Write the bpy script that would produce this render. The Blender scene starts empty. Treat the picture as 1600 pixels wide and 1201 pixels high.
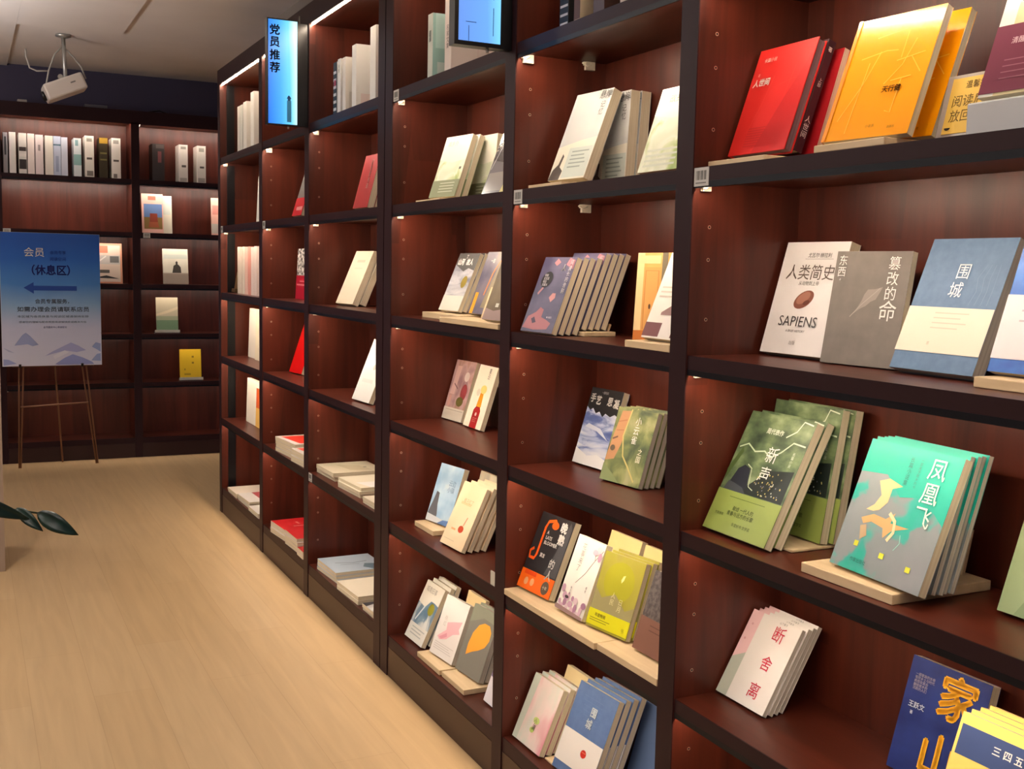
import bpy, bmesh, math, random
from mathutils import Vector, Matrix
from math import sin, cos, radians as R, pi
random.seed(7)
S = bpy.context.scene
C = S.collection

# ------------------------------------------------------------------ camera
cam = bpy.data.cameras.new('camera')
cam.sensor_fit = 'HORIZONTAL'; cam.sensor_width = 36.0
cam.lens = 36.0 * 1725.2336607 / 1600.0
cam.clip_start = 0.05
co = bpy.data.objects.new('camera', cam); C.objects.link(co)
cr = Vector((0.8965748, -0.44236293, 0.02164849)); cu = Vector((0.02644736, 0.10226764, 0.99440528)); cf = Vector((0.44210198, 0.89098618, -0.10338993))
co.matrix_world = Matrix(((cr.x, cu.x, -cf.x, -1.29679398), (cr.y, cu.y, -cf.y, 0.0), (cr.z, cu.z, -cf.z, 1.43), (0, 0, 0, 1)))
S.camera = co

# ------------------------------------------------------------------ world, lights, exposure
S.view_settings.view_transform = 'Standard'
S.view_settings.look = 'None'
S.view_settings.exposure = -0.38
S.view_settings.gamma = 1.0
S.view_settings.use_curve_mapping = False
w = bpy.data.worlds.new('world'); S.world = w; w.use_nodes = True
w.node_tree.nodes['Background'].inputs[0].default_value = (0.55, 0.66, 1.0, 1)
w.node_tree.nodes['Background'].inputs[1].default_value = 0.22

LED = 205.0          # strength of the shelf light strips
def downlight(x, y, power, col=(1.0, 0.90, 0.76), z=2.69, size=0.16, spread=160):
    l = bpy.data.lights.new('downlight', 'AREA'); l.shape = 'DISK'; l.size = size
    l.energy = power; l.color = col; l.spread = R(spread)
    o = bpy.data.objects.new('downlight', l); C.objects.link(o); o.location = (x, y, z)
def room_fill(x, y, z, power, col=(1.0, 0.95, 0.92)):
    """added fill lamp, out of view over the shop floor"""
    l = bpy.data.lights.new('fill_lamp', 'POINT'); l.shadow_soft_size = 0.14; l.energy = power; l.color = col
    o = bpy.data.objects.new('fill_lamp', l); C.objects.link(o); o.location = (x, y, z)
for x, y, p in ((-1.35, 0.8, 8), (-1.5, 2.7, 16), (-1.5, 4.5, 24), (-0.75, 5.9, 6)):
    downlight(x, y, p)
for x, y, p in ((-3.0, 0.2, 14), (-3.0, 2.4, 14), (-3.0, 4.6, 14), (-2.7, 6.8, 12)):
    room_fill(x, y, 2.15, p)  # unseen fill lamps, added to brighten the covers and the ceiling
def ceiling_fill(x, y, z, power, size=0.5):
    """added fill lamp, out of view, aimed up to brighten the ceiling"""
    l = bpy.data.lights.new('ceiling_fill', 'AREA'); l.shape = 'DISK'; l.size = size; l.energy = power; l.color = (1.0, 0.94, 0.90); l.spread = R(165)
    o = bpy.data.objects.new('ceiling_fill', l); C.objects.link(o); o.location = (x, y, z); o.rotation_euler = (pi, 0, 0)
for x, y, p in ((-2.6, 0.6, 40), (-2.5, 3.4, 50), (-2.2, 6.2, 62)):
    ceiling_fill(x, y, 2.05, p)  # added out of view to lift the ceiling and its soft bounce

# ------------------------------------------------------------------ materials
def lin(c):
    return tuple((v / 255 / 12.92) if v / 255 <= 0.04045 else ((v / 255 + 0.055) / 1.055) ** 2.4 for v in c[:3]) + (1.0,)
_m = {}
def mat(col, rough=0.5, metal=0.0, coat=0.0, spec=0.5, name=None, trans=0.0, ior=1.45):
    key = (tuple(col), rough, metal, coat, spec, trans)
    if key in _m: return _m[key]
    m = bpy.data.materials.new(name or 'paint_%02x%02x%02x' % tuple(int(v) for v in col[:3])); m.use_nodes = True
    b = m.node_tree.nodes['Principled BSDF']
    b.inputs['Base Color'].default_value = lin(col); b.inputs['Roughness'].default_value = rough
    b.inputs['Metallic'].default_value = metal; b.inputs['Coat Weight'].default_value = coat
    b.inputs['Coat Roughness'].default_value = 0.12
    b.inputs['Specular IOR Level'].default_value = spec
    b.inputs['Transmission Weight'].default_value = trans; b.inputs['IOR'].default_value = ior
    _m[key] = m
    return m
def nodes(name):
    m = bpy.data.materials.new(name); m.use_nodes = True
    nt = m.node_tree; return m, nt, nt.nodes['Principled BSDF']
def noise_mat(name, stops, scale=(8, 8, 8), detail=5, rough=0.5, bump=0.0, coord='Object', dist=0.0, coat=0.0, rvar=0.0):
    m, nt, b = nodes(name)
    tc = nt.nodes.new('ShaderNodeTexCoord'); mp = nt.nodes.new('ShaderNodeMapping'); mp.inputs['Scale'].default_value = scale
    n = nt.nodes.new('ShaderNodeTexNoise'); n.inputs['Scale'].default_value = 1.0; n.inputs['Detail'].default_value = detail; n.inputs['Distortion'].default_value = dist
    r = nt.nodes.new('ShaderNodeValToRGB')
    while len(r.color_ramp.elements) < len(stops): r.color_ramp.elements.new(0.5)
    for e, (p, c) in zip(r.color_ramp.elements, stops): e.position = p; e.color = lin(c)
    nt.links.new(tc.outputs[coord], mp.inputs[0]); nt.links.new(mp.outputs[0], n.inputs['Vector']); nt.links.new(n.outputs['Fac'], r.inputs[0])
    nt.links.new(r.outputs[0], b.inputs['Base Color']); b.inputs['Roughness'].default_value = rough; b.inputs['Coat Weight'].default_value = coat
    b.inputs['Coat Roughness'].default_value = 0.2
    if bump:
        bp = nt.nodes.new('ShaderNodeBump'); bp.inputs['Strength'].default_value = bump; bp.inputs['Distance'].default_value = 0.002
        nt.links.new(n.outputs['Fac'], bp.inputs['Height']); nt.links.new(bp.outputs[0], b.inputs['Normal'])
    return m
def wood(name, scale):
    """dark red mahogany, laminated staves with fine grain"""
    m, nt, b = nodes(name)
    N = nt.nodes.new; L = nt.links.new
    tc = N('ShaderNodeTexCoord')
    m1 = N('ShaderNodeMapping'); m1.inputs['Scale'].default_value = scale
    n1 = N('ShaderNodeTexNoise'); n1.inputs['Scale'].default_value = 1.0; n1.inputs['Detail'].default_value = 7; n1.inputs['Roughness'].default_value = 0.62; n1.inputs['Distortion'].default_value = 0.6
    m2 = N('ShaderNodeMapping'); m2.inputs['Scale'].default_value = tuple(s * (0.16 if s > 5 else 0.25) for s in scale)
    n2 = N('ShaderNodeTexVoronoi'); n2.inputs['Scale'].default_value = 1.6; n2.distance = 'CHEBYCHEV'
    mx = N('ShaderNodeMath'); mx.operation = 'MULTIPLY_ADD'; mx.inputs[1].default_value = 0.30
    r = N('ShaderNodeValToRGB')
    r.color_ramp.elements[0].position = 0.28; r.color_ramp.elements[0].color = lin((43, 15, 10))
    r.color_ramp.elements[1].position = 0.85; r.color_ramp.elements[1].color = lin((88, 37, 24))
    L(tc.outputs['Object'], m1.inputs[0]); L(tc.outputs['Object'], m2.inputs[0]); L(m1.outputs[0], n1.inputs['Vector']); L(m2.outputs[0], n2.inputs['Vector'])
    sp = N('ShaderNodeSeparateColor'); L(n2.outputs['Color'], sp.inputs[0])
    L(sp.outputs[0], mx.inputs[0]); L(n1.outputs['Fac'], mx.inputs[2]); L(mx.outputs[0], r.inputs[0]); L(r.outputs[0], b.inputs['Base Color'])
    b.inputs['Roughness'].default_value = 0.36; b.inputs['Specular IOR Level'].default_value = 0.35
    bp = N('ShaderNodeBump'); bp.inputs['Strength'].default_value = 0.08; bp.inputs['Distance'].default_value = 0.001
    L(n1.outputs['Fac'], bp.inputs['Height']); L(bp.outputs[0], b.inputs['Normal'])
    return m
WOODV = wood('mahogany_upright', (16, 16, 1.1))
WOODH = wood('mahogany_shelf', (16, 1.1, 16))
WOODX = wood('mahogany_shelf_cross', (1.1, 16, 16))
EDGE = mat((44, 25, 29), 0.45, 0, 0, 0.18)
BLACK = mat((14, 14, 18), 0.3)
PROFILE = mat((8, 10, 20), 0.4, 0, 0, 0.25)
STEEL = mat((190, 190, 186), 0.35, 0.8)
def emit(name, col, strength, base=(240, 230, 215)):
    m, nt, b = nodes(name)
    b.inputs['Base Color'].default_value = lin(base); b.inputs['Emission Color'].default_value = (col[0], col[1], col[2], 1); b.inputs['Emission Strength'].default_value = strength
    return m
LEDM = [emit('led_glow_%d' % i, (1.0, 0.80, 0.60), LED * k) for i, k in enumerate((1.0, 1.0, 0.95, 0.9, 0.75, 0.62))]
LEDB = [emit('led_glow_far_%d' % i, (1.0, 0.84, 0.70), LED * k) for i, k in enumerate((1.5, 1.3, 0.62, 0.40, 0.26, 0.26))]
OAK = noise_mat('pale_beech', ((0.3, (205, 178, 138)), (0.75, (226, 203, 165))), (40, 4, 40), 5, 0.5)
PAPER = noise_mat('page_edges', ((0.35, (206, 192, 160)), (0.7, (236, 226, 200))), (3, 900, 3), 2, 0.8)
PAPERG = noise_mat('page_edges_grey', ((0.35, (168, 162, 150)), (0.7, (214, 208, 196))), (3, 900, 3), 2, 0.8)
ACRYLIC = mat((238, 242, 240), 0.06, 0, 0, 0.5, 'clear_acrylic', 0.92, 1.49)

# ------------------------------------------------------------------ mesh helpers
class MB:
    def __init__(s): s.v = []; s.f = []; s.mi = []; s.mats = []; s.smooth = []
    def m(s, mt):
        if mt not in s.mats: s.mats.append(mt)
        return s.mats.index(mt)
    def poly(s, pts, mt, smooth=False):
        i = len(s.v); s.v += [tuple(p) for p in pts]; s.f.append(tuple(range(i, i + len(pts)))); s.mi.append(s.m(mt)); s.smooth.append(smooth)
    def box(s, a, b, mt):
        x0, y0, z0 = (min(a[i], b[i]) for i in range(3)); x1, y1, z1 = (max(a[i], b[i]) for i in range(3))
        i = len(s.v); s.v += [(x0, y0, z0), (x1, y0, z0), (x1, y1, z0), (x0, y1, z0), (x0, y0, z1), (x1, y0, z1), (x1, y1, z1), (x0, y1, z1)]
        for q in ((0, 3, 2, 1), (4, 5, 6, 7), (0, 1, 5, 4), (1, 2, 6, 5), (2, 3, 7, 6), (3, 0, 4, 7)):
            s.f.append(tuple(i + k for k in q)); s.mi.append(s.m(mt)); s.smooth.append(False)
    def tube(s, pts, r, mt, n=10, r1=None, cap=True):
        pts = [Vector(p) for p in pts]; rings = []; k = len(pts)
        for j, p in enumerate(pts):
            d = (pts[min(j + 1, k - 1)] - pts[max(j - 1, 0)]).normalized()
            a = d.orthogonal().normalized() if j == 0 else (a - d * a.dot(d)).normalized()
            b = d.cross(a); rr = r if r1 is None else r + (r1 - r) * j / (k - 1)
            i = len(s.v); s.v += [tuple(p + (a * cos(2 * pi * t / n) + b * sin(2 * pi * t / n)) * rr) for t in range(n)]; rings.append(i)
        for j in range(k - 1):
            for t in range(n):
                s.f.append((rings[j] + t, rings[j] + (t + 1) % n, rings[j + 1] + (t + 1) % n, rings[j + 1] + t)); s.mi.append(s.m(mt)); s.smooth.append(True)
        if cap:
            s.f.append(tuple(rings[0] + t for t in reversed(range(n)))); s.mi.append(s.m(mt)); s.smooth.append(False)
            s.f.append(tuple(rings[-1] + t for t in range(n))); s.mi.append(s.m(mt)); s.smooth.append(False)
    def lathe(s, prof, mt, n=24, c=(0, 0)):
        rings = []
        for r, z in prof:
            i = len(s.v); s.v += [(c[0] + r * cos(2 * pi * t / n), c[1] + r * sin(2 * pi * t / n), z) for t in range(n)]; rings.append(i)
        for j in range(len(prof) - 1):
            for t in range(n):
                s.f.append((rings[j] + t, rings[j] + (t + 1) % n, rings[j + 1] + (t + 1) % n, rings[j + 1] + t)); s.mi.append(s.m(mt)); s.smooth.append(True)
    def build(s, name, parent=None, bevel=0.0):
        me = bpy.data.meshes.new(name); me.from_pydata(s.v, [], s.f); me.update()
        for mt in s.mats: me.materials.append(mt)
        me.polygons.foreach_set('material_index', s.mi); me.polygons.foreach_set('use_smooth', s.smooth)
        o = bpy.data.objects.new(name, me); C.objects.link(o)
        if parent is not None: o.parent = parent
        if bevel:
            b = o.modifiers.new('bevel', 'BEVEL'); b.width = bevel; b.segments = 2; b.limit_method = 'ANGLE'
        return o
def tag(o, label=None, cat=None, group=None, kind=None):
    if label: o['label'] = label
    if cat: o['category'] = cat
    if group: o['group'] = group
    if kind: o['kind'] = kind
    return o
def empty(name, loc=(0, 0, 0), rot=(0, 0, 0)):
    o = bpy.data.objects.new(name, None); o.empty_display_size = 0.05; C.objects.link(o); o.location = loc; o.rotation_euler = rot
    return o
def copy_tree(root):
    r = root.copy(); C.objects.link(r)
    for ch in root.children:
        c = ch.copy(); C.objects.link(c); c.parent = r
        for g in ch.children:
            d = g.copy(); C.objects.link(d); d.parent = c
    return r
_tx = {}
def glyphs(text):
    """outline of a piece of lettering as polygons in the XY plane, em size 1"""
    if text not in _tx:
        c = bpy.data.curves.new('lettering', 'FONT'); c.body = text; c.size = 1; c.resolution_u = 2; c.space_line = 1.02
        o = bpy.data.objects.new('lettering', c); C.objects.link(o)
        dg = bpy.context.evaluated_depsgraph_get(); me = bpy.data.meshes.new_from_object(o.evaluated_get(dg))
        vs = [v.co[:2] for v in me.vertices]; fs = [tuple(p.vertices) for p in me.polygons]
        bpy.data.objects.remove(o); bpy.data.curves.remove(c); bpy.data.meshes.remove(me)
        x0 = min(v[0] for v in vs); x1 = max(v[0] for v in vs); y0 = min(v[1] for v in vs); y1 = max(v[1] for v in vs)
        _tx[text] = ([(v[0] - x0, v[1] - y1) for v in vs], fs, x1 - x0, y1 - y0)
    return _tx[text]
def put_text(mb, text, x, ztop, size, mt, y=-0.001, bold=0.012, align='L', slant=0.0, sx=1.0):
    """lettering facing -Y with its top left at x, ztop; size is the height of one character"""
    vs, fs, wd, ht = glyphs(text)
    ox = x - (wd * size * sx * (0.5 if align == 'C' else 1 if align == 'R' else 0))
    k = bold * 0.9
    for da, db in (((0, 0),) if bold < 0.015 else ((-k, 0), (k, 0), (0, -k), (0, k))):
        i = len(mb.v); mb.v += [(ox + ((a + da) * sx - b * slant) * size, y, ztop + (b + db) * size) for a, b in vs]
        for f in fs: mb.f.append(tuple(i + q for q in f)); mb.mi.append(mb.m(mt)); mb.smooth.append(False)
def V(s): return '\n'.join(s)

# ------------------------------------------------------------------ the setting
def struct(name, mb):
    o = mb.build(name); o['kind'] = 'structure'; return o
def floor_mat():
    m, nt, b = nodes('oak_laminate')
    N = nt.nodes.new; L = nt.links.new
    tc = N('ShaderNodeTexCoord'); mp = N('ShaderNodeMapping'); mp.inputs['Rotation'].default_value = (0, 0, R(90)); 
    br = N('ShaderNodeTexBrick'); br.offset = 0.37; br.inputs['Scale'].default_value = 1.0; br.inputs['Brick Width'].default_value = 1.25; br.inputs['Row Height'].default_value = 0.19
    br.inputs['Mortar Size'].default_value = 0.0012; br.inputs['Mortar Smooth'].default_value = 0.4
    br.inputs['Color1'].default_value = lin((176, 149, 112)); br.inputs['Color2'].default_value = lin((173, 145, 107)); br.inputs['Mortar'].default_value = lin((160, 132, 96))
    m2 = N('ShaderNodeMapping'); m2.inputs['Scale'].default_value = (26, 1.6, 26)
    n = N('ShaderNodeTexNoise'); n.inputs['Scale'].default_value = 1; n.inputs['Detail'].default_value = 6; n.inputs['Distortion'].default_value = 0.8
    mr = N('ShaderNodeMapRange'); mr.inputs[1].default_value = 0.3; mr.inputs[2].default_value = 0.75; mr.inputs[3].default_value = 0.90; mr.inputs[4].default_value = 1.06
    mx = N('ShaderNodeMix'); mx.data_type = 'RGBA'; mx.blend_type = 'MULTIPLY'; mx.inputs[0].default_value = 1.0
    L(tc.outputs['Object'], mp.inputs[0]); L(mp.outputs[0], br.inputs['Vector']); L(tc.outputs['Object'], m2.inputs[0]); L(m2.outputs[0], n.inputs['Vector'])
    L(n.outputs['Fac'], mr.inputs[0]); L(br.outputs['Color'], mx.inputs[6]); L(mr.outputs[0], mx.inputs[7]); L(mx.outputs[2], b.inputs['Base Color'])
    b.inputs['Roughness'].default_value = 0.42; b.inputs['Specular IOR Level'].default_value = 0.35
    return m
PLASTER = noise_mat('ceiling_paint', ((0.3, (226, 220, 217)), (0.7, (232, 226, 223))), (3, 3, 3), 3, 0.85)
mb = MB(); mb.box((-4.2, -2.5, -0.1), (1.6, 8.72, 0), floor_mat()); struct('floor', mb)
mb = MB(); mb.box((-4.2, -2.5, 2.79), (1.6, 8.72, 2.9), PLASTER)
mb.box((-0.99, -2.5, 2.776), (-0.41, 7.15, 2.79), PLASTER); mb.box((-4.2, -2.5, 2.776), (-0.9905, 8.69, 2.79), PLASTER); struct('ceiling', mb)
mb = MB(); mb.box((-4.2, 8.69, 0), (1.6, 8.79, 2.9), mat((78, 74, 98), 0.8)); struct('wall_back', mb)
mb = MB(); mb.box((0.295, -2.5, 0), (0.40, 6.40, 2.79), mat((150, 140, 132), 0.8)); struct('wall_right', mb)
mb = MB(); mb.box((1.5, 6.40, 0), (1.6, 8.69, 2.79), mat((150, 140, 132), 0.8)); struct('wall_right_end', mb)
mb = MB(); mb.box((-4.3, -2.5, 0), (-4.2, 8.69, 2.79), mat((150, 142, 136), 0.8)); struct('wall_left', mb)
mb = MB(); mb.box((-1.75, 5.47, 0.0), (-1.163, 5.95, 2.775), mat((150, 130, 114), 0.7)); struct('trim_pillar', mb)

# ------------------------------------------------------------------ bookcases
ZT = (2.015, 1.638, 1.266, 0.906, 0.55, 0.145)     # tops of the boards
TH = 0.040
def frame(axis):
    """map (along, depth, z) of a bookcase to the room"""
    if axis == 'y': return lambda u, d, z: (d, u, z)
    return lambda u, d, z: (u, 8.395 + d, z)
def bookcase(name, panels, axis, label, led, labels=(), clips=(), far_channel=False, pins=True, depth=0.273):
    P = frame(axis); WV = WOODV; WH = WOODH if axis == 'y' else WOODX
    root = empty(name, P((panels[0][0] + panels[-1][1]) / 2, depth / 2, 0)); inv = Vector(root.location)
    def part(nm, mb, par=None, bevel=0.0):
        mb.v = [tuple(Vector(p) - inv) for p in mb.v]
        return mb.build(nm, root if par is None else par, bevel)
    u0, u1 = panels[0][0], panels[-1][1]
    inc = axis == 'y'
    for i, (a, b) in enumerate(panels):
        m = MB(); m.box(P(a, 0.003, 0), P(b, depth + 0.016, 2.415), WV); m.box(P(a, 0.0, 0), P(b, 0.0029, 2.415), EDGE)
        if pins:     # shelf pin sockets drilled in the far face of each bay
            fa = a if inc else None
            if fa is not None and i > 0:
                for zc in [z + k for z in ZT[:5] for k in (-0.085, -0.15, -0.27)]:
                    for d in (0.045,):
                        c = Vector(P(fa - 0.0006, d, zc - 0.03)); n = 8
                        m.poly([c + Vector((cos(2 * pi * t / n) * 0.0040, 0, sin(2 * pi * t / n) * 0.0040)) for t in range(n)], mat((168, 138, 122), 0.4))
                        m.poly([c + Vector((cos(2 * pi * t / n) * 0.0024, -0.0003, sin(2 * pi * t / n) * 0.0024)) for t in range(n)], BLACK)
        part('side_panel' if i in (0, len(panels) - 1) else 'divider_panel', m)
    m = MB(); m.box(P(u0, 0.003, 2.415), P(u1, depth + 0.016, 2.497), WH); m.box(P(u0, 0.0, 2.403 if axis == 'x' else 2.4149), P(u1, 0.003, 2.4972), EDGE); top = part('top_panel', m)
    m = MB(); m.box(P(u0 + 0.01, depth, 0.05), P(u1 - 0.01, depth + 0.014, 2.414), WV); part('back_panel', m)
    for i in range(len(panels) - 1):
        a, b = panels[i][1] + 0.0006, panels[i + 1][0] - 0.0006
        m = MB(); m.box(P(a, 0.003, 0), P(b, 0.021, 0.1045), mat((52, 29, 23) if axis == 'y' else (44, 18, 18), 0.4)); part('plinth', m)  # end-wall plinth gets a darker colour that stands in for dimmer light
        for r in range(-1, 6):
            if r >= 0:
                z = ZT[r]; m = MB(); m.box(P(a, 0.004, z - TH + (0.012 if r < 5 else 0)), P(b, 0.007, z), EDGE); m.box(P(a, 0.007, z - TH + (0.012 if r < 5 else 0)), P(b, 0.024, z), WH); m.box(P(a, 0.024, z - 0.028), P(b, depth - 0.0008, z), WH)
                par = part('shelf', m)
                zb = z - TH
            else:
                par = top; zb = 2.4145
            if r == 5: continue
            if r >= 0:
                m = MB(); m.box(P(a, 0.004, zb), P(b, 0.0095, zb + 0.0119), PROFILE); part('light_profile', m, par)
            zs = zb + 0.0115 if r >= 0 else zb
            m = MB(); m.box(P(a + 0.004, 0.0105, zs - 0.003), P(b - 0.004, 0.0155, zs - 0.0002), led[r + 1]); part('led_strip', m, par)
            for (bi, br, d) in clips:
                if bi == i and br == r:
                    m = MB(); e = b if inc else a; s = -1 if inc else 1
                    q = 1.0 if d > 0.1 or (br < 1 and bi == 1) else 0.75; m.box(P(e, d, zs - 0.022 * q), P(e + s * 0.010 * q, d + 0.028 * q, zs - 0.0005), mat((196, 186, 168), 0.5)); m.box(P(e, d - 0.004, zs - 0.010 * q), P(e + s * 0.006, d + 0.002, zs - 0.0005), mat((196, 186, 168), 0.5))
                    m.tube([P(e + s * 0.006, d - 0.010, zs - 0.004), P(e + s * 0.010, d + 0.004, zs - 0.013), P(e + s * 0.012, d + 0.016, zs - 0.006)], 0.002, mat((214, 205, 190), 0.5), 6)
                    part('wire_clip', m, par)
            for (bi, br, end, off) in labels:
                if bi == i and br == r:
                    e = b - off if inc else a + off; s = -1 if inc else 1; zc = z - 0.037; m = MB(); wd = 0.048
                    m.box(P(e, 0.0032, zc), P(e + s * wd, 0.0040, zc + 0.036), mat((196, 194, 190), 0.5))
                    for k in range(9):
                        q = 0.007 + k * 0.0038
                        m.box(P(e + s * q, 0.0029, zc + 0.012), P(e + s * (q + (0.0022 if k % 3 else 0.0010)), 0.0033, zc + 0.030), mat((70, 70, 68), 0.6))
                    m.box(P(e + s * 0.006, 0.0029, zc + 0.005), P(e + s * 0.040, 0.0033, zc + 0.0075), mat((120, 120, 118), 0.6))
                    part('barcode_label', m, par)
    if far_channel:
        m = MB(); a = panels[-1][0]
        for r in range(-1, 5):
            z1 = (ZT[r] - TH - 0.001) if r >= 0 else 2.413
            z0 = ZT[r + 1] + 0.001
            m.box(P(a - 0.006, 0.038, z0), P(a - 0.0003, 0.080, z1), BLACK)
        part('upright_channel', m)
    tag(root, label, 'bookcase', 'dark wooden bookcases')
    return root
U1 = [(0.92, 0.98), (1.830, 1.887), (2.634, 2.694), (3.557, 3.627)]
U2 = [(3.634, 3.702), (4.562, 4.625), (5.372, 5.430), (6.345, 6.400)]
U3 = [(-1.110, -1.052), (-0.205, -0.150), (0.700, 0.760)]
bookcase('bookcase', U1, 'y', 'near dark mahogany bookcase filling the right of the picture', LEDM,
         labels=((0, 1, 0, 0.0), (1, 1, 0, 0.0), (2, 0, 0, 0.0)), clips=[(b, r, 0.02) for b in range(3) for r in range(5)] + [(1, 0, 0.205), (1, 1, 0.205)])
bookcase('bookcase', U2, 'y', 'middle dark mahogany bookcase beyond the double post, blue lit sign on its divider', LEDM,
         labels=((1, 1, 0, 0.0), (2, 1, 0, 0.0), (0, 4, 0, 0.0)), clips=[(b, r, 0.02) for b in range(3) for r in range(5)], far_channel=True)
bookcase('bookcase', U3, 'x', 'far dark bookcase on the end wall behind the easel poster', LEDB,
         labels=((0, 1, 0, 0.0), (1, 1, 0, 0.02)), clips=((1, -1, 0.02), (0, 4, 0.02)), depth=0.276)

# ------------------------------------------------------------------ books
def book(label, pos, yaw, tilt, W, H, T, cover, art=(), text=(), band=None, group=None, rough=0.42, coat=0.0, pages=None, hard=False, spine=None, spine_right=False, band_art=(), name='book', cat='book', sp_text=()):
    """front cover faces the aisle; pos is its lower left front corner; art and text in cover fractions (u right, v up)"""
    if 0 < tilt < 60:                      # rest the lower back edge on the board
        sh = max([z for z in ZT if z < pos[2] + 0.004]); zz = sh + T * sin(R(tilt)) + 0.0006
        if abs(pos[2] - zz) < 0.005: pos = (pos[0], pos[1], zz)
    o = empty(name, pos, (-R(tilt), 0, R(-90) + R(yaw)))
    cm = cover if not isinstance(cover, tuple) else mat(cover, rough, 0, coat)
    sm = cm if spine is None else mat(spine, rough, 0, coat)
    k = 0.0022 if hard else 0.0007; e = 0.003 if hard else 0.0004; m = MB()
    m.box((0, 0, 0), (W, k, H), cm); m.box((0, T - k, 0), (W, T, H), cm)
    if spine_right: m.box((W - k, k, 0), (W, T - k, H), sm)
    else: m.box((0, k, 0), (k, T - k, H), sm)
    m.build('cover', o, 0.0005)
    m = MB(); xa, xb = (e, W - k - 0.0003) if spine_right else (k + 0.0003, W - e)
    m.box((xa, k + 0.0002, e), (xb, T - k - 0.0002, H - e), pages or PAPER); m.build('pages', o)
    n = [0]
    def draw(items, name, y0, H0=0.0, HH=None):
        HH = HH or H; m = MB()
        for it in items:
            y = y0 - 0.00012 * n[0]; n[0] += 1
            kind, col = it[0], it[1]; mt = col if not isinstance(col, tuple) else mat(col, rough, 0, coat)
            if kind == 'p': m.poly([(u * W, y, H0 + v * HH) for u, v in it[2]], mt)
            elif kind == 'r': a, b, c, d = it[2]; m.poly([(a * W, y, H0 + b * HH), (c * W, y, H0 + b * HH), (c * W, y, H0 + d * HH), (a * W, y, H0 + d * HH)], mt)
            elif kind == 'e':
                cx, cz, rx, rz = it[2]; rot = R(it[3]) if len(it) > 3 else 0
                m.poly([(cx * W + (rx * W * cos(t) * cos(rot) - rz * HH * sin(t) * sin(rot)), y, H0 + cz * HH + (rx * W * cos(t) * sin(rot) + rz * HH * sin(t) * cos(rot))) for t in [2 * pi * q / 22 for q in range(22)]], mt)
            elif kind == 'l':      # a drawn stroke of width it[3]
                pts = [Vector((u * W, 0, H0 + v * HH)) for u, v in it[2]]; hw = it[3] * W / 2
                L_, R_ = [], []
                for q, p in enumerate(pts):
                    d = (pts[min(q + 1, len(pts) - 1)] - pts[max(q - 1, 0)]).normalized(); nn = Vector((-d.z, 0, d.x)) * hw
                    L_.append(p + nn); R_.append(p - nn)
                for q in range(len(pts) - 1):
                    m.poly([(a.x, y, a.z) for a in (R_[q], R_[q + 1], L_[q + 1], L_[q])], mt)
            elif kind == 't':      # ('t', col, string, u, v, size, align, bold, slant)
                s = it[2]; 
                put_text(m, s, it[3] * W, H0 + it[4] * HH, it[5], mt, y, it[7] if len(it) > 7 else 0.012, it[6] if len(it) > 6 else 'L', it[8] if len(it) > 8 else 0.0)
        return m.build(name, o)
    if art: draw(art, 'cover_picture', -0.0003)
    if band:
        bc, v0, v1 = band; m = MB(); bm = mat(bc, rough, 0, coat)
        m.box((-0.0006, -0.0012, v0 * H), (W, -0.0007, v1 * H), bm); m.box((-0.0006, -0.0007, v0 * H), (-0.0001, T, v1 * H), bm)
        b = m.build('paper_band', o); b['label'] = 'paper band round the cover'
        n[0] = 0
        if band_art: draw(band_art, 'band_print', -0.00145, v0 * H, (v1 - v0) * H)
    if text:
        if band and not any(t[4] < band[2] and t[4] > band[1] for t in text): pass
        draw(text, 'title', -0.0016 if band else -0.0009)
    if sp_text:
        m = MB()
        for s, col, zt, sz in sp_text:
            vs, fs, wd, ht = glyphs(s); i = len(m.v); cx = T / 2 - wd * sz / 2
            X = W + 0.0004 if spine_right else -0.0004
            m.v += [(X, cx + a * sz if spine_right else T - cx - a * sz, zt * H + b * sz) for a, b in vs]
            for f in fs: m.f.append(tuple(i + q for q in f)); m.mi.append(m.m(mat(col, 0.5))); m.smooth.append(False)
        m.build('spine_title', o)
    return tag(o, label, cat, group)
ORD = ('', 'second', 'third', 'fourth', 'fifth', 'sixth', 'seventh', 'eighth', 'ninth')
def copies(b, n, dx, what, group, dy=0.0, dz=(), yaw=0.0, dt=0.0, labels=None, jit=0.0015, extra=(99, 0)):
    """more copies of a book standing behind it"""
    b['group'] = group; out = [b]
    for i in range(1, n):
        c = copy_tree(b); c.location = (b.location.x + dx * i + (extra[1] if i >= extra[0] else 0), b.location.y + dy * i + random.uniform(-jit, jit), b.location.z + (dz[i] if i < len(dz) else 0)); c.rotation_euler = (b.rotation_euler.x + R(dt) * i, 0, b.rotation_euler.z + R(yaw) * i)
        c['label'] = labels[i - 1] if labels else '%s, %s from the front of its row' % (what, ORD[i]); out.append(c)
    return out
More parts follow.
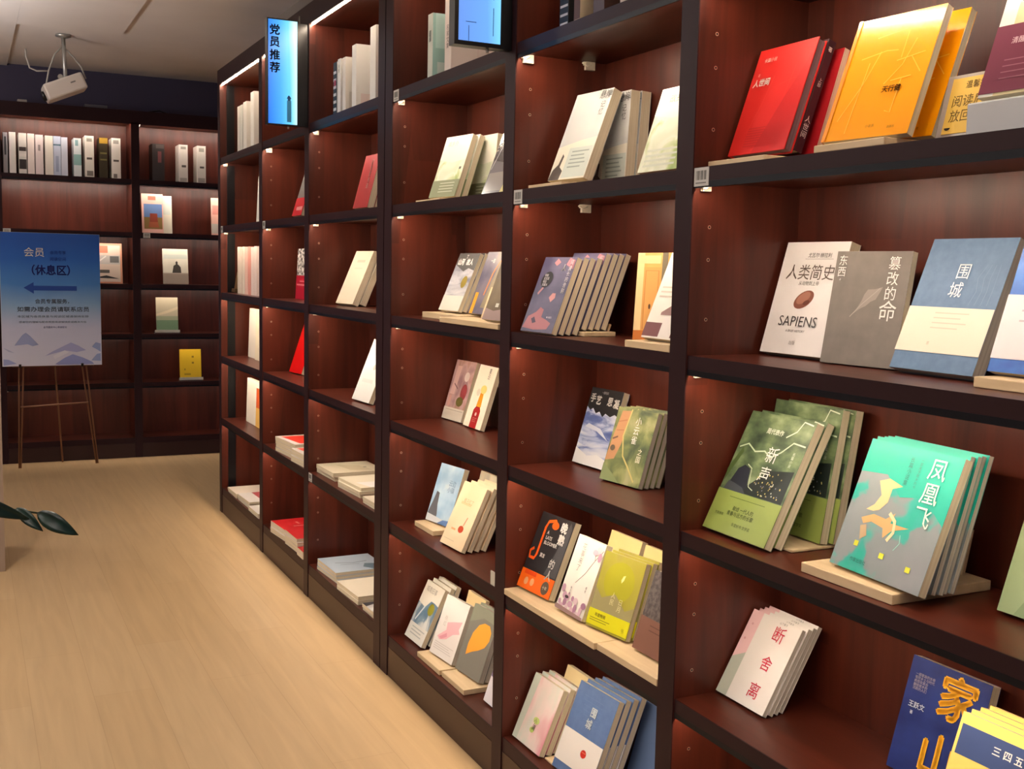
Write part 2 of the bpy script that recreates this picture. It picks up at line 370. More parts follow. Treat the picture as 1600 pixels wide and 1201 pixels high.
def stand(label, x, y0, y1, z, d=0.085, h=0.017, lean=20, sup=0.13, off=0.045):
    """pale beech display stand: slab with a sloping rest behind the books"""
    o = empty('book_stand', (x, y1, z)); L = y1 - y0
    m = MB(); m.box((0, -L, 0), (d, 0, h), OAK); m.build('base', o, 0.0015)
    t = R(lean); m = MB(); a = Vector((off, 0, h)); u = Vector((sin(t), 0, cos(t))) * sup; nn = Vector((cos(t), 0, -sin(t))) * 0.006
    q = [a, a + nn, a + nn + u, a + u]; ya, yb = -L * 0.8, -L * 0.2
    m.poly([(p.x, ya, p.z) for p in q], OAK); m.poly([(p.x, yb, p.z) for p in reversed(q)], OAK)
    for k in range(4):
        p, r = q[k], q[(k + 1) % 4]; m.poly([(p.x, yb, p.z), (r.x, yb, r.z), (r.x, ya, r.z), (p.x, ya, p.z)], OAK)
    m.build('back_rest', o)
    return tag(o, label, 'book stand', 'pale wooden book stands')
WHITE = (232, 230, 224); CREAM = (226, 216, 192); BLK = (24, 22, 24); INK = (52, 50, 50); GREYT = (120, 118, 112)
def lines(col, u0, u1, v0, v1, n, short=0.3):
    return [('r', col, (u0, v1 - (v1 - v0) * (k + 0.35) / n, u1 - (u1 - u0) * short * ((k * 37 % 10) / 10), v1 - (v1 - v0) * k / n)) for k in range(n)]
def flowers(cols, pts, r, k=0.71):
    return [('e', cols[i % len(cols)], (u, v, r * (0.7 + 0.6 * ((i * 37) % 10) / 10), r * k * (0.7 + 0.6 * ((i * 53) % 10) / 10))) for i, (u, v) in enumerate(pts)]

GA, GB, GC, GD = 'books in the near bay', 'books in the second bay', 'books in the bay beside the double post', 'books past the double post'
# ---- near bay, upper shelf
book('red hardcover with small white title, in front of the dark maroon book', (0.077, 1.822, 1.664), -0.4, 18.8, 0.171, 0.224, 0.021, (206, 38, 34), hard=True, pages=noise_mat('mauve_page_edges', ((0.35, (96, 76, 84)), (0.7, (134, 110, 114))), (3, 900, 3), 2, 0.7), group=GA,
     art=[('p', (188, 26, 28), [(0.0, 0), (0.42, 0), (0.72, 0.5), (1.0, 0.9), (1, 0.0)]), ('l', (214, 62, 48), [(0.42, 0.72), (0.34, 0.45), (0.22, 0.2)], 0.008), ('l', (214, 62, 48), [(0.75, 0.78), (0.70, 0.5)], 0.008), ('l', (214, 62, 48), [(0.55, 0.62), (0.80, 0.66)], 0.006)] + lines((188, 30, 30), 0.25, 0.9, 0.05, 0.24, 8, 0.1),
     text=[('t', WHITE, '人世间', 0.08, 0.705, 0.017, 'L', 0.03), ('t', (236, 190, 180), '长篇小说', 0.16, 0.90, 0.0095), ('t', (236, 170, 160), '著', 0.12, 0.76, 0.007)])
book('dark maroon hardcover showing its white-lettered spine behind the red book', (0.1005, 1.822, 1.664), -0.4, 18.8, 0.172, 0.222, 0.019, (62, 30, 38), hard=True, spine_right=True, group=GA, sp_text=[(V('人世间'), WHITE, 0.32, 0.0145), ('著', WHITE, 0.94, 0.010), (V('上部'), WHITE, 0.66, 0.009)])
book('red paperback with cream page block tucked behind the dark maroon book', (0.136, 1.812, 1.656), 0, 17.0, 0.176, 0.212, 0.014, (170, 26, 34), group=GA)
book('dark red paperback filling the gap beside the orange pair', (0.160, 1.690, 1.656), 0, 15.5, 0.150, 0.205, 0.014, (188, 34, 36), group=GA)
stand('pale stand under the red and maroon hardcovers', 0.030, 1.650, 1.822, 1.6385, 0.098, 0.0125, 19, 0.004, 0.085)
orange = book('glossy orange paperback with faint calligraphy strokes, front copy of its pair', (0.018, 1.485, 1.6565), 5.5, 21.2, 0.176, 0.225, 0.0155, (244, 160, 10), rough=0.2, coat=0.55, group=GA,
     art=[('l', (252, 196, 70), p, 0.010) for p in ([(0.30, 0.82), (0.62, 0.86)], [(0.18, 0.66), (0.46, 0.70), (0.60, 0.69)], [(0.40, 0.70), (0.30, 0.45), (0.12, 0.16)], [(0.30, 0.62), (0.26, 0.05)], [(0.66, 0.84), (0.66, 0.62)], [(0.62, 0.60), (0.92, 0.64)], [(0.78, 0.76), (0.70, 0.56), (0.55, 0.42)], [(0.78, 0.62), (0.93, 0.48)], [(0.62, 0.44), (0.84, 0.46)], [(0.74, 0.45), (0.73, 0.18), (0.66, 0.20)])] + [('p', (236, 150, 60), [(0, 0), (0.045, 0), (0.045, 1), (0, 1)])],
     text=[('t', (96, 60, 10), '天行健', 0.56, 0.40, 0.0125, 'L', 0.03), ('t', (120, 76, 16), '小说选', 0.50, 0.10, 0.006), ('t', (120, 76, 16), '出版社', 0.76, 0.075, 0.005)])
copies(orange, 2, 0.052, 'glossy orange paperback', GA, labels=['glossy orange paperback mostly hidden behind its identical front copy'])
stand('pale stand under the pair of orange paperbacks', 0.008, 1.330, 1.492, 1.6385, 0.13, 0.0125, 21, 0.10, 0.115)
m = MB(); m.box((0.145, 1.300, 1.6385), (0.21, 1.352, 1.716), mat((20, 20, 26), 0.4)); tag(m.build('display_block', None, 0.002), 'small black block behind the yellow reading notice', 'block')
o = empty('notice_card', (0.088, 1.304, 1.6475), (R(-14), 0, R(-90)))
m = MB(); m.box((0, 0, 0.001), (0.096, 0.004, 0.104), mat((172, 164, 156), 0.2, 0, 0.3)); m.box((0, -0.0005, 0.001), (0.096, 0.035, 0.004), mat((172, 164, 156), 0.2, 0, 0.3)); m.build('acrylic_holder', o, 0.0006)
m = MB(); m.box((0.012, -0.0012, 0.008), (0.095, -0.0002, 0.098), mat((226, 186, 84), 0.5)); m.build('paper', o)
m = MB(); k = mat((104, 82, 30), 0.6)
put_text(m, '温馨提', 0.040, 0.092, 0.0135, k, -0.0016, 0.0); put_text(m, '阅读后', 0.021, 0.070, 0.021, k, -0.0016, 0.0); put_text(m, '放回原', 0.021, 0.046, 0.021, k, -0.0016, 0.0)
m.poly([(0.018 + 0.006 * cos(t) + 0.004, -0.0016, 0.018 + 0.0045 * sin(t)) for t in [pi + pi * q / 10 for q in range(11)]], mat((50, 40, 20), 0.6)); m.build('lettering', o)
tag(o, 'small yellow notice card asking readers to put books back', 'notice')
m = MB(); m.box((0.045, 0.985, 1.6385), (0.20, 1.205, 1.690), mat((196, 200, 204), 0.1, 0, 0.5)); tag(m.build('display_riser', None, 0.003), 'clear grey riser block under the beige and purple book', 'display block')
book('beige book with wide purple paper band standing on the clear riser', (0.060, 1.199, 1.698), 1.7, 19, 0.160, 0.225, 0.022, (206, 194, 152), rough=0.15, coat=0.6, group=GA, spine=(226, 224, 220), art=[('r', (214, 214, 206), (0, 0.0, 0.16, 1))], band=((112, 54, 74), 0.02, 0.50),
     band_art=[('t', (222, 190, 196), '清醒记与传', 0.20, 0.80, 0.0115)] + [('r', (150, 96, 112), (0.18, 0.46 - k * 0.09, 0.95, 0.475 - k * 0.09)) for k in range(4)])
# ---- near bay, shelf just below eye level
book('white paperback titled with a brown hand axe picture, beside the upright panel', (0.174, 1.816, 1.2745), 2.0, 16.0, 0.178, 0.234, 0.026, (228, 224, 222), group=GA,
     art=[('e', (138, 88, 72), (0.50, 0.485, 0.155, 0.072), 26), ('e', (166, 116, 98), (0.49, 0.50, 0.11, 0.045), 30), ('e', (112, 66, 54), (0.55, 0.46, 0.05, 0.02), 20), ('r', (150, 148, 148), (0.36, 0.845, 0.80, 0.848))],
     text=[('t', (70, 66, 64), '尤瓦尔·赫拉利', 0.58, 0.90, 0.0105, 'C'), ('t', (96, 82, 74), '人类简史', 0.50, 0.795, 0.034, 'C', -0.004), ('t', (90, 86, 84), '从动物到上帝', 0.52, 0.648, 0.0095, 'C'), ('t', (70, 66, 66), 'SAPIENS', 0.50, 0.335, 0.030, 'C', 0.0), ('t', (120, 116, 114), 'A BRIEF HISTORY', 0.50, 0.215, 0.007, 'C'), ('t', (96, 92, 90), '出版', 0.50, 0.12, 0.009, 'C')])
book('grey softcover with pale feather and white vertical title between white and blue books', (0.155, 1.614, 1.269), 6.3, 9.7, 0.170, 0.212, 0.014, noise_mat('grey_card', ((0.3, (112, 106, 100)), (0.7, (124, 117, 110))), (30, 30, 30), 4, 0.7), group=GA,
     art=[('p', (146, 138, 130), [(0.34, 0.44), (0.42, 0.49), (0.50, 0.52), (0.56, 0.56), (0.62, 0.58), (0.66, 0.64), (0.69, 0.69), (0.60, 0.67), (0.50, 0.665), (0.46, 0.62), (0.44, 0.57), (0.40, 0.51)]), ('l', (168, 160, 150), [(0.31, 0.42), (0.44, 0.53), (0.66, 0.68)], 0.008)],
     text=[('t', WHITE, V('东西'), 0.05, 0.965, 0.021, 'L', 0.0), ('t', WHITE, '·', 0.10, 0.755, 0.03, 'C', 0.02), ('t', WHITE, V('篡改的'), 0.80, 0.955, 0.027, 'C', 0.0), ('t', WHITE, '命', 0.80, 0.575, 0.040, 'C', 0.0)])
book('dusty blue book with blank cream paper band, largest in the near bay', (0.146, 1.429, 1.276), -1.5, 21.5, 0.182, 0.240, 0.026, noise_mat('dusty_blue_cloth', ((0.3, (82, 112, 146)), (0.7, (94, 124, 158))), (60, 60, 60), 3, 0.55), group=GA, pages=PAPERG, band=((222, 214, 196), 0.135, 0.475), spine=(82, 110, 144),
     text=[('t', (226, 234, 238), '围', 0.51, 0.80, 0.030, 'C', 0.0), ('t', (226, 234, 238), '城', 0.49, 0.665, 0.030, 'C', 0.0)], art=[('l', (106, 134, 166), [(0.68 + k * 0.07, 0.5), (0.72 + k * 0.06, 0.6), (0.69 + k * 0.07, 0.7), (0.75 + k * 0.05, 0.8)], 0.006) for k in range(4)],
     band_art=[('r', (198, 190, 172), (0.34, 0.86 - k * 0.11, 0.74 - 0.08 * (k % 2), 0.885 - k * 0.11)) for k in range(4)] + [('t', (178, 170, 150), '著', 0.36, 0.24, 0.007)])
book('bright blue book with white paper band, cut by the picture edge', (0.121, 1.202, 1.290), 1.3, 18.6, 0.160, 0.215, 0.02, noise_mat('bright_blue', ((0.35, (30, 76, 168)), (0.65, (44, 128, 214))), (9, 9, 14), 3, 0.4), group=GA, band=((222, 218, 222), 0.10, 0.58),
     band_art=[('r', (186, 182, 190), (0.2, 0.9 - k * 0.16, 0.9, 0.93 - k * 0.16)) for k in range(3)])
stand('pale stand under the bright blue book', 0.085, 1.03, 1.195, 1.2665, 0.10, 0.0165, 18.6, 0.08, 0.09)
# ---- near bay, third shelf down
GREEN = noise_mat('green_photo_cover', ((0.30, (36, 52, 40)), (0.45, (72, 92, 64)), (0.58, (112, 132, 92)), (0.72, (150, 168, 130))), (14, 14, 22), 4, 0.4)
xin = book('green photo-cover paperback with white calligraphy, front copy of its leaning row', (0.051, 1.819, 0.9155), -1.3, 25.9, 0.200, 0.262, 0.0192, GREEN, group=GA,
     art=[('p', (34, 44, 40), [(0.30, 0.34), (0.62, 0.56), (0.97, 0.60), (0.97, 0.34)]), ('p', (38, 44, 54), [(0.10, 0.38), (0.16, 0.52), (0.24, 0.56), (0.34, 0.54), (0.40, 0.40), (0.36, 0.34), (0.2, 0.34)]), ('l', (188, 200, 170), [(0.28, 0.57), (0.36, 0.545), (0.42, 0.40), (0.50, 0.38)], 0.010), ('l', (190, 206, 180), [(0.04, 0.69), (0.16, 0.73), (0.30, 0.68), (0.44, 0.70), (0.56, 0.66), (0.68, 0.72), (0.80, 0.81), (0.98, 0.80)], 0.016), ('l', (206, 216, 194), [(0.66, 0.84), (0.78, 0.90), (0.83, 0.985), (0.97, 0.97)], 0.014), ('p', (74, 96, 50), [(0.02, 0.40), (0.14, 0.66), (0.10, 0.70), (0.0, 0.5)]),
          ('p', (70, 78, 84), [(0.06, 0.335), (0.10, 0.41), (0.20, 0.40), (0.34, 0.38), (0.42, 0.335)])] + [('e', random.choice(((212, 196, 120), (200, 206, 190), (166, 150, 84), (120, 120, 132))), (0.50 + 0.42 * random.random(), 0.35 + 0.20 * random.random(), 0.008, 0.006)) for k in range(46)],
     text=[('t', WHITE, '新', 0.58, 0.745, 0.036, 'C', 0.0), ('t', WHITE, '声', 0.58, 0.585, 0.034, 'C', 0.0), ('t', (214, 222, 206), '周代表作', 0.36, 0.885, 0.013, 'L', 0.02), ('t', (200, 210, 190), V('长篇小说'), 0.86, 0.74, 0.008, 'L')],
     band=((148, 166, 84), 0.0, 0.335), band_art=[('r', (104, 124, 50), (0.22, 0.86, 0.78, 0.875)), ('t', (50, 62, 24), '献给 一代人的', 0.34, 0.68, 0.0105), ('t', (50, 62, 24), '青春与远方的长歌', 0.28, 0.55, 0.0105), ('t', (70, 84, 34), '作家推荐', 0.10, 0.46, 0.007), ('t', (70, 84, 34), '年度好书 文学奖', 0.42, 0.30, 0.008)])
copies(xin, 2, 0.0245, '', GA, labels=['green photo-cover paperback touching the back of the calligraphy front copy'])
for i in range(2):
    c = copy_tree(xin); c.location = (0.174 + i * 0.0225, 1.805 - 0.012 * i, 0.9160); c.rotation_euler = (-R(9), 0, R(-91)); c['label'] = ('green photo-cover paperback standing upright in the rear pair of its shelf', 'green photo-cover paperback at the very back of its row')[i]
stand('pale stand under the rear green photo-cover paperbacks', 0.098, 1.60, 1.74, 0.9065, 0.140, 0.0055, 9, 0.05, 0.124)
TEAL = noise_mat('teal_cloud_cover', ((0.36, (24, 168, 148)), (0.43, (56, 168, 156)), (0.47, (130, 140, 142)), (0.70, (140, 144, 148))), (9, 9, 11), 3, 0.4, dist=0.4)
fh = book('teal and grey paperback with gold crane and white vertical title, front copy', (0.055, 1.453, 0.9312), -4.6, 20.5, 0.220, 0.231, 0.017, TEAL, group=GA, spine=(40, 170, 150),
     art=[('p', (26, 172, 150), [(0, 0.74), (0.3, 0.76), (0.5, 0.62), (0.74, 0.66), (1, 0.5), (1, 1), (0, 1)]),
          ('p', (222, 190, 138), [(0.24, 0.70), (0.34, 0.735), (0.50, 0.70), (0.40, 0.665), (0.40, 0.56), (0.34, 0.49), (0.28, 0.47), (0.20, 0.47), (0.27, 0.52), (0.31, 0.60)]), ('p', (206, 164, 108), [(0.18, 0.40), (0.30, 0.45), (0.44, 0.44), (0.52, 0.50), (0.50, 0.42), (0.70, 0.42), (0.54, 0.37), (0.47, 0.30), (0.44, 0.37), (0.30, 0.39), (0.22, 0.36)]),
          ('l', (230, 206, 160), [(0.46, 0.49), (0.54, 0.44), (0.56, 0.36), (0.52, 0.29)], 0.03), ('p', (186, 160, 122), [(0.20, 0.34), (0.26, 0.36), (0.30, 0.28), (0.24, 0.24)]), ('l', (150, 212, 200), [(0.62, 0.24), (0.66, 0.30), (0.64, 0.36)], 0.006),
          ('r', (216, 220, 60), (0.20, 0.185, 0.245, 0.225)), ('r', (216, 220, 60), (0.50, 0.155, 0.55, 0.195)), ('r', (216, 220, 60), (0.80, 0.125, 0.85, 0.165))],
     text=[('t', (240, 244, 226), V('凤凰飞'), 0.79, 0.95, 0.040, 'C', 0.004), ('t', (40, 110, 100), V('长篇小说集'), 0.49, 0.93, 0.010), ('t', (60, 124, 114), V('一部关于故乡的书'), 0.60, 0.92, 0.0065), ('t', (30, 90, 84), '作家出版社', 0.22, 0.10, 0.008)])
fb = book('teal and grey crane-cover paperback, second from the front of its row', (0.0905, 1.460, 0.9278), -4.4, 16.5, 0.220, 0.231, 0.0095, TEAL, group=GA, spine=(40, 170, 150), pages=PAPERG, art=[('p', (26, 172, 150), [(0, 0.74), (0.3, 0.76), (0.5, 0.62), (0.74, 0.66), (1, 0.5), (1, 1), (0, 1)])])
for i, (x, y, t) in enumerate(((0.1025, 1.456, 16.5), (0.1145, 1.459, 16.5), (0.1265, 1.455, 16.5))):
    c = copy_tree(fb); c.location = (x, y, 0.9275); c.rotation_euler = (-R(t), 0, R(-94.4)); c['label'] = 'teal and grey crane-cover paperback, %s from the front of its row' % ORD[i + 2]
stand('pale slab stand jutting out under the teal crane-cover paperbacks', 0.026, 1.275, 1.492, 0.9065, 0.225, 0.0175, 12, 0.08, 0.205)
book('pale green book at the picture edge beside the teal paperbacks', (0.150, 1.178, 0.913), 0, 19, 0.150, 0.218, 0.02, (164, 186, 140), group=GA, art=[('p', (140, 164, 122), [(0.2, 0.0), (0.5, 0.4), (0.9, 0.2), (0.9, 0)])])
# ---- near bay, lower shelf
dsl = book('white paperback with three red brush characters and pink edge, front copy', (0.105, 1.824, 0.558), 0.0, 29.5, 0.152, 0.190, 0.0110, (226, 222, 216), group=GA, pages=PAPERG,
     art=[('p', (226, 188, 190), [(0, 0.42), (0.22, 0.52), (0.22, 1), (0, 1)]), ('p', (182, 190, 176), [(0, 0), (0.22, 0), (0.22, 0.52), (0, 0.42)]), ('e', (208, 160, 164), (0.10, 0.84, 0.02, 0.014)), ('e', (208, 150, 154), (0.08, 0.66, 0.02, 0.014))],
     text=[('t', (196, 30, 62), '断', 0.66, 0.93, 0.036, 'C', 0.0), ('t', (196, 30, 62), '舍', 0.67, 0.59, 0.033, 'C', 0.0), ('t', (196, 30, 62), '离', 0.67, 0.28, 0.035, 'C', 0.0), ('t', GREYT, '山下英子', 0.66, 0.985, 0.006, 'C')])
copies(dsl, 4, 0.0150, 'white paperback with pink edge', GA, jit=0.004)
js = book('navy blue book with big yellow brush title behind the yellow book', (0.172, 1.408, 0.5575), 1.1, 15.6, 0.170, 0.205, 0.021, noise_mat('navy_cover', ((0.35, (22, 36, 96)), (0.7, (38, 56, 124))), (10, 10, 16), 4, 0.35), group=GA,
     text=[('t', (240, 176, 36), '家', 0.66, 0.96, 0.082, 'C', 0.036), ('t', (240, 176, 36), '山', 0.58, 0.44, 0.082, 'C', 0.036), ('t', (170, 160, 170), '一部家族的长卷\n写尽乡土与时代\n的悲欢离合\n献给故乡的\n沉默的人们', 0.09, 0.87, 0.0062, 'L'), ('t', (220, 226, 236), '王跃文', 0.09, 0.62, 0.012, 'L', 0.02), ('t', (220, 226, 236), '著', 0.13, 0.54, 0.007)])
yel = book('yellow book with navy label strip at the bottom corner, front copy', (0.016, 1.174, 0.5575), 2, 20, 0.160, 0.215, 0.016, (240, 206, 108), group=GA, pages=PAPERG, art=[('r', (58, 76, 122), (0.035, 0.70, 1.0, 0.92))], text=[('t', WHITE, '三 四 五', 0.42, 0.855, 0.015, 'L', 0.02)])
copies(yel, 4, 0.0195, 'yellow book in the bottom corner', GA)

# ---- second bay, top shelf (only the lower ends show)
def spine_book(label, pos, spine_w, depth, H, col, spine=None, art=(), text=(), group=None, axis='y', lean=0.0, face=None, face_art=(), name='book', pages=None):
    """book shelved spine outwards; pos is the far lower front corner of its spine"""
    o = empty(name, pos, (0, R(lean), R(-90) if axis == 'y' else 0))
    cm = mat(col, 0.45) if isinstance(col, tuple) else col; sm = cm if spine is None else mat(spine, 0.45); m = MB(); k = 0.001
    m.box((0, 0, 0), (spine_w, k, H), sm); m.box((0, k, 0), (k, depth, H), cm); m.box((spine_w - k, k, 0), (spine_w, depth, H), cm); m.build('cover', o, 0.0005)
    m = MB(); m.box((k, k, 0.002), (spine_w - k, depth - 0.002, H - 0.002), pages or PAPER); m.build('pages', o)
    if art or text:
        m = MB(); n = 0
        for col2, (a, b, c, d) in art:
            y = -0.0003 - n * 0.0001; n += 1; m.poly([(a * spine_w, y, b * H), (c * spine_w, y, b * H), (c * spine_w, y, d * H), (a * spine_w, y, d * H)], mat(col2, 0.5))
        for s, col2, u, v, sz in text: put_text(m, s, u * spine_w, v * H, sz, mat(col2, 0.5), -0.0012, 0.012, 'C')
        m.build('spine_print', o)
    if face_art:
        m = MB()
        for n, (col2, (a, b, c, d)) in enumerate(face_art):
            X = spine_w + 0.0003 + n * 0.0001; m.poly([(X, a * depth, b * H), (X, c * depth, b * H), (X, c * depth, d * H), (X, a * depth, d * H)], mat(col2, 0.5))
        m.build('cover_picture', o)
    return tag(o, label, 'book', group)
spine_book('black book with white striped spine beside the dark divider, top of second bay', (0.062, 2.515, 2.0155), 0.045, 0.15, 0.24, (30, 30, 34), group=GB, art=[((196, 196, 200), (0.1, 0.10 + k * 0.09, 0.95, 0.125 + k * 0.09)) for k in range(9)])
spine_book('beige book with brown patches next to the striped black spine', (0.055, 2.428, 2.0155), 0.03, 0.15, 0.23, (206, 190, 160), group=GB, art=[((90, 62, 46), (0.0, 0.1, 1, 0.35))], face_art=[((96, 66, 50), (0.35, 0.0, 1.0, 0.5)), ((60, 42, 36), (0.55, 0.3, 1.0, 0.9))])
spine_book('dark brown book third along the top of second bay', (0.055, 2.335, 2.0155), 0.05, 0.15, 0.23, (70, 48, 42), group=GB, face_art=[((150, 120, 96), (0.3, 0.1, 0.6, 0.6))])
spine_book('pale book near the post on top of second bay', (0.055, 2.215, 2.0155), 0.05, 0.15, 0.22, (190, 180, 168), group=GB)
# ---- second bay, upper shelf
GREYP = noise_mat('misty_cover', ((0.3, (188, 192, 194)), (0.7, (204, 206, 202))), (5, 5, 9), 2, 0.5)
gw = book('misty grey-white thick paperback with small dark figure, leaning on pale stand', (0.070, 2.572, 1.661), 5.0, 21, 0.162, 0.243, 0.028, GREYP, group=GB,
     art=[('p', (226, 222, 206), [(0, 0), (1, 0), (1, 0.46), (0.6, 0.44), (0, 0.38)]), ('p', (198, 208, 200), [(0.34, 0.02), (0.98, 0.02), (0.98, 0.36), (0.34, 0.36)]), ('p', (88, 80, 76), [(0, 0), (0.30, 0), (0.33, 0.10), (0.22, 0.15), (0.25, 0.27), (0.20, 0.30), (0.16, 0.18), (0.05, 0.12)])] + lines((150, 162, 156), 0.44, 0.9, 0.10, 0.32, 5),
     text=[('t', (52, 52, 54), '悬岸', 0.70, 0.99, 0.026, 'L', 0.0), ('t', (70, 70, 72), V('记忆'), 0.80, 0.86, 0.02, 'L', 0.0)])
for i in range(2):
    c = copy_tree(gw); c.location = (0.190 + 0.0320 * i, 2.560, 1.641); c.rotation_euler = (-R(3.0), 0, R(-88)); c['label'] = ('misty grey-white paperback standing upright behind the leaning front copy', 'misty grey-white paperback at the back of its shelf row')[i]
stand('pale stand under the misty grey-white paperback', 0.028, 2.42, 2.60, 1.6385, 0.11, 0.0105, 21, 0.10, 0.098)
GW = noise_mat('green_white_watercolour', ((0.36, (206, 214, 186)), (0.5, (224, 228, 208)), (0.62, (178, 196, 128)), (0.75, (150, 176, 104))), (12, 12, 12), 3, 0.3, dist=0.8)
book('pale green watercolour paperback next to the post on the upper shelf', (0.071, 2.145, 1.6525), 0.8, 18.4, 0.150, 0.200, 0.02, GW, group=GB, coat=0.3, art=[('p', (226, 228, 214), [(0, 0.68), (0.5, 0.62), (1, 0.66), (1, 1), (0, 1)])] + [('r', (206, 214, 196), (0.1, 0.06 + k * 0.06, 0.9, 0.085 + k * 0.06)) for k in range(4)], text=[('t', (168, 178, 150), '故乡外', 0.30, 0.92, 0.024, 'L', 0.0)])
# ---- second bay, shelf just below eye level
PURP = noise_mat('slate_purple_cover', ((0.35, (66, 68, 98)), (0.65, (98, 92, 120))), (8, 8, 14), 4, 0.4)
pur = book('slate purple paperback with black oval sticker, front copy of the row of eight', (0.004, 2.580, 1.2725), 4.0, 20.9, 0.152, 0.206, 0.0162, PURP, group=GB,
     art=[('p', (172, 112, 120), [(0.02, 0.05), (0.10, 0.20), (0.30, 0.26), (0.40, 0.33), (0.52, 0.30), (0.52, 0.20), (0.70, 0.17), (0.86, 0.13), (0.80, 0.05), (0.4, 0.03)]), ('p', (70, 60, 84), [(0.22, 0.17), (0.30, 0.20), (0.40, 0.13), (0.30, 0.11)]), ('p', (196, 140, 140), [(0.55, 0.46), (0.62, 0.52), (0.72, 0.52), (0.74, 0.46), (0.64, 0.40)]), ('p', (186, 128, 132), [(0.36, 0.92), (0.44, 0.98), (0.56, 0.93), (0.46, 0.88)]), ('p', (176, 116, 126), [(0.74, 0.9), (0.98, 0.84), (0.98, 0.96), (0.8, 0.99)]), ('l', (176, 126, 132), [(0.16, 0.50), (0.26, 0.58), (0.30, 0.66)], 0.05),
          ('e', (16, 14, 18), (0.30, 0.695, 0.17, 0.105), 20)],
     text=[('t', (220, 214, 214), '畅销\n纪念版\n精选\n珍藏本', 0.205, 0.77, 0.0085, 'L'), ('t', (232, 228, 228), '人', 0.66, 0.90, 0.02, 'L', 0.04), ('t', (226, 222, 226), V('间漫长的告别'), 0.86, 0.96, 0.015, 'L', 0.02), ('t', (210, 204, 214), '● 出版社', 0.70, 0.215, 0.006)])
copies(pur, 8, 0.0197, 'slate purple paperback with cream page edge', GB, dz=(0, 0, 0, 0, 0.0125, 0.0125, 0.0125, 0.0125), extra=(4, 0.006))
stand('pale stand under the rear half of the slate purple row', 0.0965, 2.405, 2.560, 1.2665, 0.092, 0.0115, 20, 0.02, 0.085)
book('orange-yellow paperback with a painted doorway on its cover', (0.136, 2.243, 1.2675), 0, 2.6, 0.150, 0.209, 0.02, noise_mat('amber_cover', ((0.3, (222, 150, 66)), (0.7, (240, 190, 110))), (6, 6, 6), 3, 0.4), group=GB, art=[('p', (236, 206, 150), [(0, 0.12), (0.2, 0.12), (0.2, 1), (0, 1)]), ('p', (206, 120, 50), [(0, 0), (0.7, 0), (0.7, 0.14), (0, 0.12)]), ('r', (222, 164, 92), (0.2, 0.14, 0.68, 0.84)), ('l', (196, 124, 60), [(0.26, 0.14), (0.26, 0.80), (0.62, 0.80), (0.62, 0.14)], 0.02), ('e', (90, 60, 40), (0.42, 0.40, 0.03, 0.03)), ('r', (120, 110, 88), (0.70, 0.3, 0.85, 1.0)), ('r', (232, 204, 150), (0.05, 0.88, 0.66, 0.97))])
book('white paperback with maroon block pattern leaning against the post', (0.033, 2.048, 1.2895), 0, 22, 0.148, 0.200, 0.02, (226, 220, 210), group=GB, art=[('r', (104, 44, 44), (0.0, 0.02, 0.42, 0.18)), ('r', (226, 220, 214), (0.42, 0.02, 0.70, 0.26)), ('r', (104, 44, 44), (0.72, 0.02, 1.0, 0.26)), ('p', (136, 100, 96), [(0.3, 0.3), (0.6, 0.42), (0.9, 0.36), (1, 0.3), (1, 0.27), (0.3, 0.27)])] + lines((196, 186, 172), 0.1, 0.7, 0.44, 0.6, 3))
stand('pale stand under the maroon and white paperback', 0.004, 1.895, 2.068, 1.2665, 0.11, 0.0155, 22, 0.10, 0.09)
# ---- second bay, third shelf down
BLUEMTN = noise_mat('blue_ink_mountains', ((0.38, (214, 216, 222)), (0.5, (176, 186, 212)), (0.58, (98, 116, 172)), (0.72, (62, 78, 138))), (7, 7, 30), 5, 0.35, dist=0.9)
book('black-topped paperback over blue ink mountains, leaning at the back of second bay', (0.184, 2.603, 0.912), 2.3, 16.7, 0.152, 0.212, 0.019, BLUEMTN, group=GB,
     art=[('p', (34, 34, 36), [(0, 0.74), (0.12, 0.70), (0.2, 0.73), (0.32, 0.67), (0.42, 0.70), (0.55, 0.64), (0.62, 0.69), (0.78, 0.66), (0.9, 0.70), (1, 0.68), (1, 1), (0, 1)]), ('p', (226, 226, 226), [(0, 0.0), (1, 0.0), (1, 0.12), (0.7, 0.16), (0.4, 0.12), (0, 0.2)]), ('p', (206, 210, 220), [(0.1, 0.48), (0.5, 0.45), (0.9, 0.36), (0.6, 0.49), (0.2, 0.53)])],
     text=[('t', WHITE, '手', 0.05, 0.92, 0.026, 'L', 0.03), ('t', WHITE, '艺', 0.24, 0.90, 0.026, 'L', 0.05), ('t', WHITE, '思', 0.60, 0.90, 0.026, 'L', 0.03), ('t', WHITE, '凝', 0.80, 0.89, 0.026, 'L', 0.05), ('t', (196, 196, 196), '一部纪实', 0.36, 0.965, 0.008)])
GRN2 = noise_mat('green_map_cover', ((0.34, (70, 84, 56)), (0.48, (112, 122, 72)), (0.6, (146, 150, 96)), (0.74, (168, 164, 120))), (16, 16, 18), 4, 0.32, dist=0.5)
